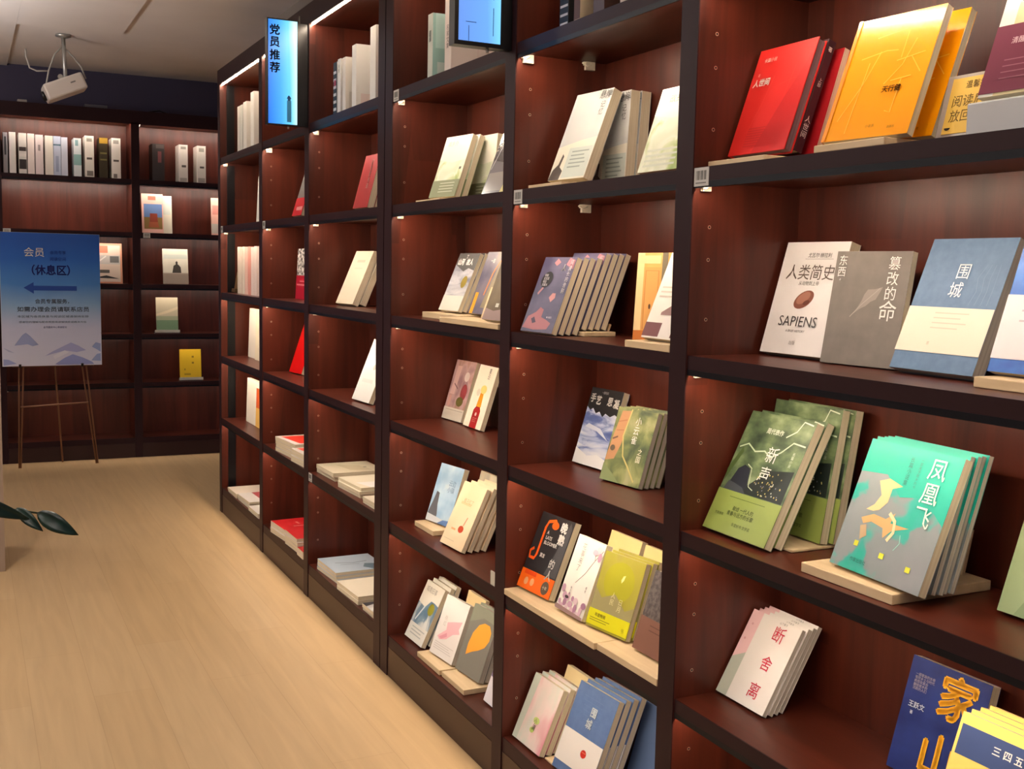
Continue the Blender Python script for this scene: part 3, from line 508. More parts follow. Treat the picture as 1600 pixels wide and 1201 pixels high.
gr = book('green and tan painted paperback with white calligraphy, front copy', (0.130, 2.366, 0.9115), 6.3, 17.5, 0.154, 0.189, 0.0140, GRN2, group=GB, coat=0.3, pages=PAPERG,
     art=[('p', (186, 136, 94), [(0.0, 0.26), (0.05, 0.6), (0.12, 0.95), (0.36, 0.97), (0.30, 0.5), (0.22, 0.3)]), ('l', (196, 180, 110), [(0.36, 0.99), (0.30, 0.62), (0.42, 0.36), (0.60, 0.24), (0.84, 0.06)], 0.03), ('l', (170, 116, 76), [(0.1, 0.8), (0.3, 0.84)], 0.02), ('l', (170, 116, 76), [(0.1, 0.68), (0.28, 0.70)], 0.02), ('l', (110, 76, 56), [(0.06, 0.56), (0.18, 0.60)], 0.03), ('e', (92, 80, 60), (0.12, 0.44, 0.06, 0.04)), ('p', (132, 144, 96), [(0.0, 0.0), (0.5, 0.0), (0.3, 0.10), (0.0, 0.22)])],
     text=[('t', WHITE, V('小云雀'), 0.60, 0.90, 0.023, 'C', 0.0), ('t', (236, 230, 206), V('之国'), 0.82, 0.50, 0.018, 'C', 0.0)])
copies(gr, 4, 0.0168, 'green and tan painted paperback', GB)
# ---- second bay, fourth shelf down
book('black paperback with orange hook shape and orange band on the long stand', (0.033, 2.622, 0.5755), 4.6, 22, 0.158, 0.213, 0.021, (38, 36, 38), group=GB, rough=0.35,
     art=[('p', (72, 72, 74), [(0.62, 0.26), (0.98, 0.26), (0.98, 0.9), (0.9, 0.98), (0.7, 0.42)]), ('l', (232, 92, 20), [(0.58, 0.86), (0.46, 0.935), (0.28, 0.90), (0.24, 0.82), (0.24, 0.46), (0.20, 0.40), (0.06, 0.40), (0.03, 0.48), (0.12, 0.525)], 0.055), ('e', (232, 92, 20), (0.50, 0.875, 0.10, 0.05))],
     text=[('t', WHITE, '晚', 0.69, 0.95, 0.030, 'L', 0.05), ('t', WHITE, '熟', 0.71, 0.80, 0.030, 'L', 0.05), ('t', WHITE, '的', 0.70, 0.475, 0.027, 'L', 0.02), ('t', WHITE, '人', 0.70, 0.335, 0.030, 'L', 0.02), ('t', WHITE, 'A\nLATE\nBLOOMER', 0.35, 0.79, 0.0135, 'L', 0.03), ('t', WHITE, '莫言', 0.36, 0.50, 0.012, 'L', 0.03)],
     band=((236, 104, 20), 0.0, 0.245), band_art=[('e', (92, 80, 66), (0.80, 0.45, 0.11, 0.34)), ('e', (226, 160, 110), (0.22, 0.42, 0.06, 0.2)), ('e', (226, 160, 110), (0.40, 0.46, 0.06, 0.2)), ('r', (222, 70, 12), (0.1, 0.76, 0.46, 0.98)), ('t', (220, 214, 200), '十年', 0.725, 0.55, 0.011)])
book('white paperback with mauve blossom branch between black and olive books', (0.038, 2.413, 0.575), 0.0, 19.8, 0.134, 0.196, 0.02, (230, 226, 216), group=GB, spine=(206, 190, 180),
     art=[('l', (96, 62, 66), [(0.98, 0.92), (0.80, 0.76), (0.62, 0.56), (0.40, 0.40)], 0.012), ('l', (120, 80, 84), [(0.80, 0.76), (0.72, 0.88)], 0.010)] + flowers([(190, 152, 172), (206, 172, 186), (168, 124, 150), (214, 190, 196)], [(0.08, 0.1), (0.16, 0.05), (0.26, 0.12), (0.36, 0.06), (0.46, 0.12), (0.56, 0.05), (0.66, 0.10), (0.76, 0.04), (0.2, 0.2), (0.34, 0.2), (0.5, 0.2), (0.62, 0.19), (0.10, 0.28), (0.86, 0.1), (0.92, 0.18), (0.86, 0.9), (0.94, 0.82), (0.76, 0.86)], 0.07) + [('e', (60, 46, 50), (0.30, 0.19, 0.07, 0.02)), ('p', (150, 120, 118), [(0, 0), (1, 0), (1, 0.04), (0, 0.06)])],
     text=[('t', (150, 146, 142), V('花事未了'), 0.30, 0.92, 0.018, 'L', 0.0), ('t', (70, 62, 60), V('散文集'), 0.34, 0.34, 0.007), ('t', (80, 74, 70), V('著者'), 0.82, 0.42, 0.008)])
OLV = noise_mat('olive_cover', ((0.40, (150, 144, 44)), (0.55, (160, 154, 60)), (0.66, (146, 134, 92))), (6, 6, 5), 2, 0.35)
ol = book('olive paperback with bright yellow band and half-moon mark, front copy', (0.041, 2.263, 0.574), 8.0, 18.4, 0.150, 0.186, 0.0150, OLV, group=GB, art=[('e', (160, 158, 30), (0.5, 0.66, 0.36, 0.26), 0), ('p', (148, 140, 96), [(0, 0.2), (1, 0.2), (1, 0.42), (0.8, 0.34), (0.5, 0.5), (0.2, 0.40), (0, 0.52)]), ('p', (226, 216, 150), [(0.56, 0.66), (0.60, 0.70), (0.62, 0.77), (0.57, 0.755), (0.54, 0.70)])],
     text=[('t', (206, 198, 150), V('人民'), 0.42, 0.52, 0.016, 'L', 0.0), ('t', (206, 198, 150), V('日月'), 0.62, 0.46, 0.016, 'L', 0.0)], band=((216, 212, 14), 0.03, 0.235), band_art=[('t', (120, 116, 20), '年度畅销', 0.16, 0.82, 0.010, 'L', 0.02), ('r', (140, 136, 20), (0.06, 0.42, 0.55, 0.47)), ('r', (140, 136, 20), (0.06, 0.28, 0.48, 0.33)), ('t', (160, 156, 16), '书', 0.84, 0.5, 0.012)])
copies(ol, 3, 0.0185, 'olive paperback with yellow band', GB)
book('brown-banded dark paperback at the end of the long stand by the post', (0.058, 2.078, 0.574), 0, 18.0, 0.14, 0.185, 0.018, noise_mat('dark_speckle', ((0.4, (64, 58, 58)), (0.6, (96, 88, 86))), (90, 90, 90), 2, 0.5), group=GB, band=((122, 84, 70), 0.0, 0.42), band_art=[('r', (96, 62, 50), (0.3, 0.8, 0.9, 0.83)), ('r', (96, 62, 50), (0.3, 0.66, 0.8, 0.69))])
book('plain cream book behind the mauve blossom paperback', (0.136, 2.400, 0.5735), 0, 16.5, 0.145, 0.200, 0.018, (236, 218, 150), group=GB, coat=0.2)
book('plain cream book behind the olive paperbacks', (0.146, 2.245, 0.5735), 0, 15, 0.150, 0.195, 0.018, (236, 218, 150), group=GB, coat=0.2)
stand('long pale stand under the black, blossom and olive paperbacks', -0.001, 2.152, 2.633, 0.5505, 0.17, 0.0165, 17, 0.04, 0.164)
stand('short pale stand under the dark brown-banded paperback', 0.006, 1.90, 2.150, 0.5505, 0.15, 0.0165, 17, 0.08, 0.10)
# ---- second bay, bottom shelf
PINK = noise_mat('pink_mist_cover', ((0.36, (206, 208, 196)), (0.5, (226, 206, 200)), (0.66, (216, 150, 160))), (10, 10, 6), 3, 0.4, dist=0.3)
pk = book('pink and grey misty paperback with small green mark, front copy', (0.027, 2.620, 0.152), 1.3, 23.1, 0.152, 0.183, 0.0175, PINK, group=GB, art=[('p', (196, 204, 190), [(0, 0), (0.16, 0), (0.22, 1), (0, 1)]), ('e', (190, 206, 120), (0.56, 0.40, 0.10, 0.05)), ('e', (176, 196, 104), (0.52, 0.25, 0.07, 0.04))], text=[('t', (60, 66, 50), '小\n满', 0.50, 0.43, 0.017, 'L', 0.0)])
copies(pk, 3, 0.0215, 'pink and grey misty paperback', GB)
book('cream book rising behind the pink misty paperbacks on the bottom shelf', (0.112, 2.580, 0.152), 0, 18, 0.155, 0.205, 0.018, (232, 212, 160), group=GB)
BLU = noise_mat('steel_blue_cover', ((0.3, (76, 102, 148)), (0.7, (88, 114, 158))), (40, 40, 40), 3, 0.5)
bl = book('steel blue book with white band and white brush title, front copy, bottom shelf', (0.040, 2.413, 0.1525), 4.0, 21.8, 0.171, 0.230, 0.0176, BLU, group=GB, spine=(150, 160, 164), text=[('t', (222, 232, 236), '围', 0.55, 0.80, 0.026, 'C', 0.03), ('t', (222, 232, 236), '城', 0.52, 0.67, 0.026, 'C', 0.03)], band=((222, 218, 212), 0.10, 0.47), band_art=[('e', (196, 44, 30), (0.62, 0.55, 0.07, 0.12)), ('r', (226, 120, 90), (0.57, 0.57, 0.67, 0.60))], art=[('r', (96, 120, 162), (0.2 + 0.03 * k, 0.88 - 0.05 * k, 0.7, 0.884 - 0.05 * k)) for k in range(6)])
copies(bl, 4, 0.0220, 'steel blue book with white band', GB)
book('light steel blue book alone at the end of the bottom shelf', (0.188, 2.290, 0.1525), 0, 17, 0.165, 0.205, 0.018, (104, 128, 170), group=GB)
stand('pale stand under the pink and blue books on the bottom shelf', 0.045, 2.418, 2.462, 0.1455, 0.06, 0.0055, 20, 0.01, 0.05)

# ---- bay beside the double post
spine_book('pale teal tall book on the top shelf behind the lit sign', (0.050, 3.372, 2.0155), 0.040, 0.17, 0.215, (150, 190, 186), group=GC, spine=(200, 208, 200), art=[((120, 130, 126), (0.3, 0.60, 0.7, 0.76))], face_art=[((176, 210, 206), (0.06, 0.5, 1.0, 1.0)), ((196, 214, 210), (0.1, 0.05, 0.9, 0.3))], text=[(V('山水'), (90, 100, 98), 0.5, 0.75, 0.018)])
spine_book('pinkish white boxed book with fine line border beside the teal one', (0.050, 3.232, 2.0155), 0.050, 0.20, 0.26, (222, 212, 206), group=GC, text=[(V('名家文集'), (80, 70, 66), 0.5, 0.6, 0.018)], face_art=[((206, 184, 180), (0.20, 0.08, 0.70, 0.085)), ((206, 184, 180), (0.20, 0.34, 0.70, 0.345)), ((206, 184, 180), (0.45, 0.08, 0.455, 0.34))])
c1 = book('pale green watercolour paperback with sage band on the thin stand, front copy', (0.035, 3.308, 1.6505), 8.9, 18.6, 0.153, 0.205, 0.0195, GW, group=GC, art=[('p', (230, 228, 212), [(0, 0.62), (0.5, 0.56), (1, 0.60), (1, 1), (0, 1)]), ('r', (90, 96, 78), (0.84, 0.44, 0.92, 0.48))], band=((132, 140, 108), 0.0, 0.275), band_art=[('r', (206, 210, 188), (0.30, 0.80 - k * 0.17, 0.85, 0.84 - k * 0.17)) for k in range(4)], text=[('t', (176, 178, 160), '故乡外', 0.18, 0.92, 0.02, 'L', 0.0)])
copies(c1, 2, 0.0245, '', GC, labels=['pale green watercolour paperback directly behind the sage-banded front copy'])
for i in range(2):
    c = copy_tree(c1); c.location = (0.152 + 0.026 * i, 3.262 - 0.012 * i, 1.641); c.rotation_euler = (-R(5), 0, R(-86)); c['label'] = ('sage-banded watercolour paperback upright behind the leaning pair', 'sage-banded watercolour paperback at the very back of its group')[i]
stand('thin pale stand under the sage-banded watercolour paperbacks', 0.012, 3.16, 3.365, 1.6385, 0.105, 0.0052, 18, 0.06, 0.092)
book('grey wrapped paperback leaning beside the thin divider on upper shelf', (0.063, 2.971, 1.6465), 0.5, 21, 0.148, 0.195, 0.02, (112, 110, 116), group=GC, rough=0.15, coat=0.6, art=[('p', (60, 58, 66), [(0, 0.55), (1, 0.45), (1, 1), (0, 1)]), ('r', (142, 138, 136), (0.05, 0.04, 0.95, 0.34)), ('l', (186, 186, 190), [(0.05, 0.4), (0.32, 0.95)], 0.03), ('p', (206, 196, 130), [(0.8, 0.0), (1, 0.0), (1, 0.18), (0.86, 0.12)])])
MTN = noise_mat('grey_ink_mountains', ((0.36, (206, 206, 206)), (0.52, (176, 178, 186)), (0.66, (118, 122, 136)), (0.78, (84, 86, 96))), (7, 7, 26), 5, 0.4, dist=0.8)
mt_ = book('grey ink-mountain paperback with dull gold seal and white base, front copy', (0.109, 3.393, 1.2935), 1.8, 22.5, 0.150, 0.202, 0.0145, MTN, group=GC, art=[('p', (78, 78, 78), [(0, 0.80), (0.25, 0.74), (0.5, 0.68), (0.7, 0.74), (1, 0.70), (1, 1), (0, 1)]), ('e', (150, 132, 50), (0.74, 0.50, 0.13, 0.105)), ('r', (214, 214, 204), (0, 0, 1, 0.26))], text=[('t', WHITE, '丁', 0.42, 0.965, 0.014, 'L', 0.03), ('t', WHITE, '山河\n', 0.10, 0.90, 0.024, 'L', 0.05), ('t', WHITE, '故人', 0.52, 0.90, 0.024, 'L', 0.05)])
copies(mt_, 3, 0.0165, 'grey ink-mountain paperback', GC)
book('slate purple paperback with orange streaks and a yellow strip', (0.124, 3.190, 1.2915), 0, 20, 0.150, 0.205, 0.02, noise_mat('dusk_cover', ((0.36, (86, 84, 106)), (0.56, (120, 116, 132)), (0.72, (150, 132, 108))), (7, 7, 12), 3, 0.3), group=GC, coat=0.3, art=[('p', (236, 168, 40), [(0.07, 0.0), (0.22, 0.0), (0.22, 0.34), (0.07, 0.34)]), ('p', (150, 140, 116), [(0.5, 0.1), (0.75, 0.8), (1.0, 0.95), (1.0, 0.1)]), ('l', (222, 140, 80), [(0.48, 0.30), (0.58, 0.66), (0.74, 0.84), (0.98, 0.92)], 0.05)], text=[('t', WHITE, '一日', 0.30, 0.88, 0.015, 'L', 0.03)])
book('clear-wrapped brown paperback in front of the yellow strip one, at the divider', (0.014, 2.843, 1.2895), 0, 20, 0.140, 0.190, 0.018, noise_mat('brown_haze', ((0.36, (120, 110, 98)), (0.6, (140, 128, 108)), (0.75, (150, 116, 108))), (8, 8, 10), 3, 0.16), group=GC, coat=0.6, art=[('p', (160, 138, 134), [(0, 0), (1, 0), (1, 0.2), (0.4, 0.14), (0, 0.18)]), ('r', (214, 214, 200), (0.42, 0.20, 0.56, 0.26))])
stand('pale stand under the grey ink-mountain paperbacks', 0.068, 3.13, 3.435, 1.2665, 0.150, 0.0185, 21, 0.004, 0.140)
stand('pale stand under the clear-wrapped brown paperback', -0.001, 2.705, 3.120, 1.2665, 0.11, 0.0155, 20, 0.10, 0.10)
book('mauve paperback with photo collage and pale band, back of third bay', (0.190, 3.545, 0.912), 3.0, 16, 0.150, 0.211, 0.014, noise_mat('mauve_collage', ((0.36, (150, 116, 120)), (0.52, (186, 152, 148)), (0.66, (166, 128, 112))), (22, 22, 12), 3, 0.4), group=GC, art=[('p', (206, 170, 164), [(0.08, 0.42), (0.30, 0.42), (0.36, 0.9), (0.14, 0.9)]), ('e', (150, 62, 66), (0.74, 0.48, 0.15, 0.14)), ('e', (206, 190, 184), (0.72, 0.74, 0.12, 0.08)), ('e', (104, 96, 48), (0.66, 0.32, 0.17, 0.08)), ('l', (120, 84, 90), [(0.2, 0.6), (0.42, 0.52)], 0.03), ('r', (196, 150, 140), (0.1, 0.22, 0.22, 0.4))], band=((206, 198, 182), 0.0, 0.20), band_art=[('r', (160, 152, 136), (0.1, 0.8, 0.95, 0.84))])
bt = book('cream paperback with red and amber bottle picture, third bay', (0.186, 3.352, 0.912), -1.8, 17, 0.147, 0.211, 0.016, (234, 224, 202), group=GC, art=[('p', (166, 30, 32), [(0.34, 0.0), (0.72, 0.0), (0.72, 0.28), (0.62, 0.36), (0.46, 0.36), (0.34, 0.28)]), ('p', (232, 150, 30), [(0.42, 0.34), (0.68, 0.34), (0.64, 0.54), (0.60, 0.66), (0.50, 0.66), (0.46, 0.54)]), ('e', (238, 206, 120), (0.58, 0.62, 0.16, 0.07)), ('e', (214, 204, 184), (0.34, 0.56, 0.10, 0.06)), ('e', (222, 202, 190), (0.53, 0.22, 0.05, 0.03))] + lines((206, 120, 110), 0.42, 0.66, 0.08, 0.16, 3), text=[('t', (70, 60, 54), V('夏日'), 0.62, 0.96, 0.019, 'L', 0.0)])
book('light blue paperback with clouds and grey rock, on a pale stand', (0.100, 3.460, 0.574), 8.0, 18, 0.150, 0.200, 0.02, noise_mat('sky_cover', ((0.40, (150, 186, 216)), (0.56, (178, 206, 226)), (0.68, (224, 230, 230))), (8, 8, 10), 3, 0.4), group=GC, art=[('p', (96, 98, 104), [(0.0, 0.10), (0.10, 0.34), (0.16, 0.52), (0.28, 0.50), (0.32, 0.3), (0.40, 0.14), (0.4, 0.08)]), ('p', (206, 212, 216), [(0, 0.0), (1, 0.0), (1, 0.06), (0.4, 0.10), (0, 0.12)]), ('p', (96, 126, 176), [(0.5, 0.0), (1, 0.0), (1, 0.10), (0.7, 0.08)])], text=[('t', (110, 136, 170), '云边\n小镇', 0.56, 0.76, 0.022, 'L', 0.0)])
book('grey-cream paperback filling the gap behind the peach-coloured row', (0.176, 3.296, 0.5575), 0, 15, 0.150, 0.215, 0.018, noise_mat('stone_cover', ((0.4, (176, 170, 152)), (0.6, (208, 198, 172))), (20, 20, 4), 2, 0.5), group=GC)
cc = book('peach-cream paperback with small orange fruit mark, front copy', (0.052, 3.216, 0.5585), 2.2, 24.5, 0.157, 0.211, 0.0145, noise_mat('peach_cover', ((0.4, (232, 214, 180)), (0.65, (228, 196, 156))), (5, 5, 4), 2, 0.4), group=GC, art=[('e', (196, 76, 44), (0.62, 0.30, 0.11, 0.055)), ('l', (206, 126, 90), [(0.66, 0.36), (0.72, 0.50)], 0.03), ('r', (226, 186, 140), (0.22, 0.66, 0.66, 0.70)), ('r', (222, 170, 120), (0.24, 0.25, 0.42, 0.28)), ('r', (206, 190, 156), (0.1, 0.09, 0.55, 0.10))], text=[('t', (206, 150, 110), '橘子红了', 0.30, 0.76, 0.017, 'L', 0.0)])
copies(cc, 4, 0.0235, 'peach-cream paperback', GC)
stand('pale stand under the light blue cloud paperback', 0.066, 3.31, 3.475, 0.5505, 0.11, 0.0165, 18, 0.10, 0.09)
BW = noise_mat('blue_white_petals', ((0.42, (92, 122, 146)), (0.5, (120, 146, 164)), (0.6, (216, 220, 216))), (14, 14, 10), 3, 0.4, dist=0.6)
c5 = book('white and slate blue paperback with olive leaf mark, front copy, bottom shelf', (0.052, 3.522, 0.1535), 0.8, 25, 0.150, 0.207, 0.017, (222, 222, 214), group=GC, art=[('r', BW, (0, 0.27, 1, 0.72)), ('p', (226, 222, 208), [(0, 0.62), (0.4, 0.58), (0.62, 0.74), (1, 0.70), (1, 1), (0, 1)]), ('l', (214, 224, 226), [(0.18, 0.32), (0.40, 0.60)], 0.05), ('e', (146, 144, 46), (0.74, 0.60, 0.15, 0.10))] + lines((176, 182, 178), 0.2, 0.9, 0.06, 0.22, 3), text=[('t', (150, 146, 138), '城南旧事', 0.14, 0.93, 0.022, 'L', 0.0)])
copies(c5, 3, 0.030, 'white and slate blue paperback', GC, dt=2.5)
c6 = book('white paperback with blurred pink shape on a pale stand, bottom shelf', (0.050, 3.288, 0.170), 5.4, 19.9, 0.153, 0.196, 0.02, (226, 222, 218), group=GC, pages=PAPERG, art=[('p', (226, 178, 186), [(0.12, 0.30), (0.4, 0.46), (0.36, 0.58), (0.62, 0.64), (0.92, 0.70), (0.86, 0.56), (0.94, 0.50), (0.7, 0.44), (0.5, 0.32), (0.24, 0.26)]), ('p', (214, 146, 160), [(0.2, 0.30), (0.46, 0.42), (0.5, 0.36), (0.3, 0.28)])] + lines((200, 196, 192), 0.1, 0.9, 0.08, 0.22, 4), text=[('t', (186, 184, 180), V('桃红'), 0.22, 0.68, 0.018, 'L', 0.0)])
book('cream book rising behind the pink shape paperback on the bottom shelf', (0.128, 3.262, 0.1682), 0, 14, 0.136, 0.208, 0.014, (232, 208, 156), group=GC)
c7 = book('grey paperback with large orange leaf shape, front copy, bottom shelf', (0.067, 3.112, 0.170), 4.9, 19.4, 0.152, 0.213, 0.0185, (122, 120, 112), group=GC, pages=PAPERG, art=[('p', (232, 160, 58), [(0.22, 0.26), (0.20, 0.42), (0.26, 0.60), (0.40, 0.74), (0.58, 0.80), (0.78, 0.80), (0.90, 0.72), (0.92, 0.60), (0.82, 0.48), (0.62, 0.40), (0.42, 0.34)]), ('p', (134, 138, 122), [(0, 0.72), (0.3, 0.8), (0.5, 0.86), (1, 0.84), (1, 1), (0, 1)])])
copies(c7, 2, 0.0205, '', GC, labels=['grey orange-leaf paperback pressed behind its front copy'])
book('white paperback with mauve top at the end of the bottom shelf by the divider', (0.059, 2.880, 0.1525), 0, 19.4, 0.148, 0.190, 0.018, (222, 218, 224), group=GC, art=[('p', (130, 118, 150), [(0, 0.4), (1, 0.34), (1, 1), (0, 1)])])
stand('pale stand under the pink shape paperback', 0.020, 3.128, 3.320, 0.1455, 0.16, 0.0165, 18, 0.08, 0.145)
stand('pale stand under the orange leaf paperbacks', 0.024, 2.945, 3.118, 0.1455, 0.12, 0.0165, 19, 0.10, 0.105)
m = MB(); m.box((0.006, 2.702, 0.5505), (0.008, 2.735, 0.590), mat((206, 202, 186), 0.5)); tag(m.build('price_tag'), 'small white tag standing at the divider end of a shelf', 'tag')

# ---- first bay past the double post
for lab, x, y, sw, dp, H, col, sp, kw in (
    ('black and white spined book, first in the top row past the double post', 0.05, 4.385, 0.045, 0.15, 0.22, (206, 206, 206), (36, 34, 38), dict(art=[((206, 206, 208), (0.1, 0.14 + k * 0.13, 0.9, 0.19 + k * 0.13)) for k in range(6)] + [((176, 52, 80), (0.3, 0.58, 0.8, 0.68))])),
    ('slim white book beside the black and white spine', 0.045, 4.31, 0.035, 0.15, 0.222, (222, 222, 220), None, dict(text=[(V('诗集'), (90, 90, 90), 0.5, 0.9, 0.016)])),
    ('slim ivory book third in the top row past the double post', 0.045, 4.245, 0.035, 0.15, 0.218, (224, 220, 212), None, dict(face_art=[((206, 200, 190), (0.1, 0.1, 0.9, 0.4))])),
    ('large white book with faint round emblem on its cover', 0.045, 4.13, 0.05, 0.19, 0.245, (232, 232, 228), None, dict(face_art=[((206, 208, 206), (0.42, 0.74, 0.60, 0.88)), ((150, 152, 150), (0.36, 0.64, 0.68, 0.68)), ((226, 212, 208), (0.1, 0.06, 0.8, 0.26))])),
    ('tallest white book in the top row, touching the double post', 0.045, 3.92, 0.06, 0.19, 0.275, (236, 236, 232), None, dict())):
    spine_book(lab, (x, y, 2.0155), sw, dp, H, col, sp, group=GD, **kw)
d1 = book('dull red paperback with white vertical lettering, front copy', (0.021, 4.037, 1.6435), 2.2, 14.9, 0.149, 0.205, 0.026, (152, 34, 34), group=GD, text=[('t', (222, 190, 180), V('红色家书选'), 0.55, 0.9, 0.022, 'L', 0.02)], art=[('r', (176, 60, 56), (0, 0, 0.06, 1))])
copies(d1, 2, 0.028, '', GD, labels=['dull red paperback behind its lettered front copy'])
d2 = book('ivory thick book leaning well back on the shelf below, front copy', (0.088, 4.462, 1.2745), 6.0, 23.4, 0.170, 0.236, 0.026, (222, 212, 190), group=GD, art=[('r', (196, 188, 168), (0.3, 0.78, 0.75, 0.83)), ('r', (204, 196, 176), (0.3, 0.66, 0.75, 0.68))])
copies(d2, 2, 0.034, '', GD, labels=['ivory thick book behind its leaning front copy'])
book('white leaning paperback with small grey emblem, half hidden by the double post', (0.054, 4.135, 0.9135), 4.0, 22, 0.170, 0.250, 0.02, (226, 226, 222), group=GD, art=[('e', (176, 178, 176), (0.62, 0.56, 0.08, 0.05)), ('r', (214, 214, 210), (0.2, 0.3, 0.8, 0.36))])
def flat(label, x, y, top, W, D, T, col, art=(), yaw=0, group=None, text=(), pages=None):
    """a book lying flat, cover up; x, y its near-aisle far corner"""
    return book(label, (x, y, top), yaw, 90, W, D, T, col, art=art, text=text, group=group, pages=pages or PAPER)
def pile(desc, x, y, z, W, D, T, n, col, art, yaw, group, tops=None):
    for i in range(n):
        j = random.uniform(-0.004, 0.004)
        lab = ('%s, topmost of its pile' if i == n - 1 else '%s, bottom of its pile' if i == 0 else '%s, middle of its pile') % desc
        if n > 3 and 0 < i < n - 1: lab = '%s, %s up in its pile' % (desc, ORD[i])
        flat(lab, x + j, y + j * 2, z + T * (i + 1) + 0.0003 * i, W, D, T, col, art if i == n - 1 else (), yaw + random.uniform(-1.2, 1.2), group)
GP = 'books lying flat past the double post'
pile('ivory picture book lying flat', 0.034, 4.546, 0.5505, 0.236, 0.225, 0.018, 2, (214, 204, 178), [('p', (196, 184, 154), [(0.2, 0.3), (0.8, 0.4), (0.9, 0.8), (0.4, 0.7)]), ('r', (120, 116, 100), (0.55, 0.72, 0.62, 0.78))], 1, GP)
pile('cream booklet lying flat near the shelf edge', 0.024, 4.210, 0.5505, 0.245, 0.215, 0.0125, 3, (216, 208, 186), [('p', (226, 224, 220), [(0.55, 0.1), (1, 0.2), (1, 0.9), (0.6, 0.8)])], 2, GP)
pile('small cream booklet lying flat by the double post', 0.018, 3.885, 0.5505, 0.165, 0.20, 0.013, 2, (222, 212, 192), [], 0, GP)
pile('pale blue picture book lying flat on the bottom shelf', 0.018, 4.478, 0.1455, 0.245, 0.225, 0.014, 3, (176, 190, 204), [('p', (96, 116, 130), [(0.6, 0.7), (0.8, 0.6), (1, 0.75), (1, 1), (0.7, 1)]), ('l', (122, 136, 152), [(0.4, 0.2), (0.5, 0.5), (0.45, 0.8)], 0.03), ('l', (122, 136, 152), [(0.55, 0.25), (0.6, 0.6)], 0.02)], 2, GP)
pile('ivory blank-covered book lying flat on the bottom shelf', 0.010, 4.170, 0.1455, 0.240, 0.215, 0.0155, 2, (226, 216, 196), [], 2, GP)
pile('white booklet with dark corner lying flat by the double post', 0.012, 3.860, 0.1455, 0.150, 0.20, 0.015, 2, (214, 212, 206), [('p', (60, 58, 62), [(0, 0), (0.3, 0), (0.1, 0.3), (0, 0.3)])], 0, GP)
# ---- second bay past the double post
GE = 'books in the red bay'
book('grey and red paperback with only its corner showing past the divider', (0.014, 4.874, 1.6435), 0, 16.7, 0.148, 0.216, 0.02, (112, 108, 106), group=GE, band=((190, 24, 36), 0.0, 0.38), band_art=[('r', (226, 140, 140), (0.3, 0.3, 0.9, 0.5))])
book('black speckled paperback with crimson band, edge showing at the divider', (0.136, 5.262, 1.2675), 0, 3.0, 0.160, 0.240, 0.02, noise_mat('black_white_speckle', ((0.45, (40, 38, 40)), (0.55, (206, 202, 198))), (60, 60, 60), 2, 0.5), group=GE, band=((168, 20, 46), 0.0, 0.47), band_art=[('r', (226, 120, 130), (0.1, 0.58, 0.95, 0.64)), ('r', (226, 120, 130), (0.4, 0.74, 0.95, 0.78))])
book('plain bright red book leaning so only a wedge shows', (0.110, 5.284, 0.912), 7.0, 18.7, 0.153, 0.245, 0.02, (196, 8, 10), group=GE, rough=0.3)
RA = [('p', (226, 60, 44), [(0.08, 0.1), (0.9, 0.16), (0.86, 0.72), (0.1, 0.6)]), ('r', (70, 66, 74), (0.1, 0.74, 0.95, 0.96))]
pile('red and white magazine lying flat', 0.010, 5.150, 0.5505, 0.280, 0.215, 0.017, 4, (206, 196, 190), RA, 3, GE)
pile('red-topped magazine lying flat in the pile nearer the divider', 0.004, 4.850, 0.5505, 0.215, 0.215, 0.014, 4, (206, 198, 192), RA, 2, GE)
RB = [('r', (196, 30, 36), (0, 0, 1, 1)), ('r', (222, 120, 110), (0.3, 0.45, 0.5, 0.5)), ('r', (226, 140, 130), (0.62, 0.3, 0.66, 0.7))]
pile('red-covered magazine lying flat on the bottom shelf', 0.000, 5.205, 0.1455, 0.240, 0.215, 0.013, 4, (214, 204, 198), RB, 3, GE)
pile('red-covered magazine lying flat in the middle bottom pile', 0.004, 4.952, 0.1455, 0.195, 0.215, 0.016, 4, (206, 192, 186), RB, 1, GE)
pile('red-covered magazine lying flat in the lowest pile at the divider', 0.000, 4.738, 0.1455, 0.100, 0.20, 0.016, 2, (214, 200, 194), RB, 0, GE)
# ---- last bay of the long bookcase
GF = 'books in the last bay'
for i, (y, sw, H, col, d) in enumerate(((6.170, 0.055, 0.262, (214, 212, 204), 'slim ivory book first in the top row of the last bay'), (6.105, 0.055, 0.262, (206, 208, 200), 'ivory book second in the top row of the last bay'), (6.03, 0.075, 0.268, (222, 220, 212), 'broad ivory book third in the top row of the last bay'), (5.86, 0.07, 0.298, (232, 230, 224), 'tall white book in the top row of the last bay'))):
    spine_book(d, (0.06, y, 2.0155), sw, 0.17, H, col, group=GF)
book('white book showing only its edge beside the divider in the last bay', (0.05, 5.700, 1.643), 0, 3, 0.15, 0.235, 0.02, (222, 220, 214), group=GF)
for i, (y, sw, col, d) in enumerate(((6.16, 0.05, (226, 214, 196), 'cream book first in the pink and white row'), (6.10, 0.05, (222, 208, 190), 'cream book second in the pink and white row'), (6.04, 0.05, (228, 216, 200), 'cream book third in the pink and white row'), (5.98, 0.06, (230, 190, 176), 'salmon pink book fourth in the pink and white row'), (5.91, 0.06, (222, 150, 136), 'deep pink book fifth in the pink and white row'), (5.84, 0.06, (232, 214, 206), 'blush white book sixth in the pink and white row'), (5.77, 0.06, (230, 212, 204), 'blush white book last in the pink and white row'))):
    spine_book(d, (0.055, y, 1.2665), sw, 0.17, 0.255 - 0.004 * (i % 2), col, group=GF)
o = empty('card_holder', (0.05, 6.30, 1.2725), (R(-10), 0, R(-90)))
m = MB(); m.box((0, 0, 0), (0.09, 0.03, 0.02), mat((92, 70, 44), 0.4, 0.5)); m.build('base', o, 0.002)
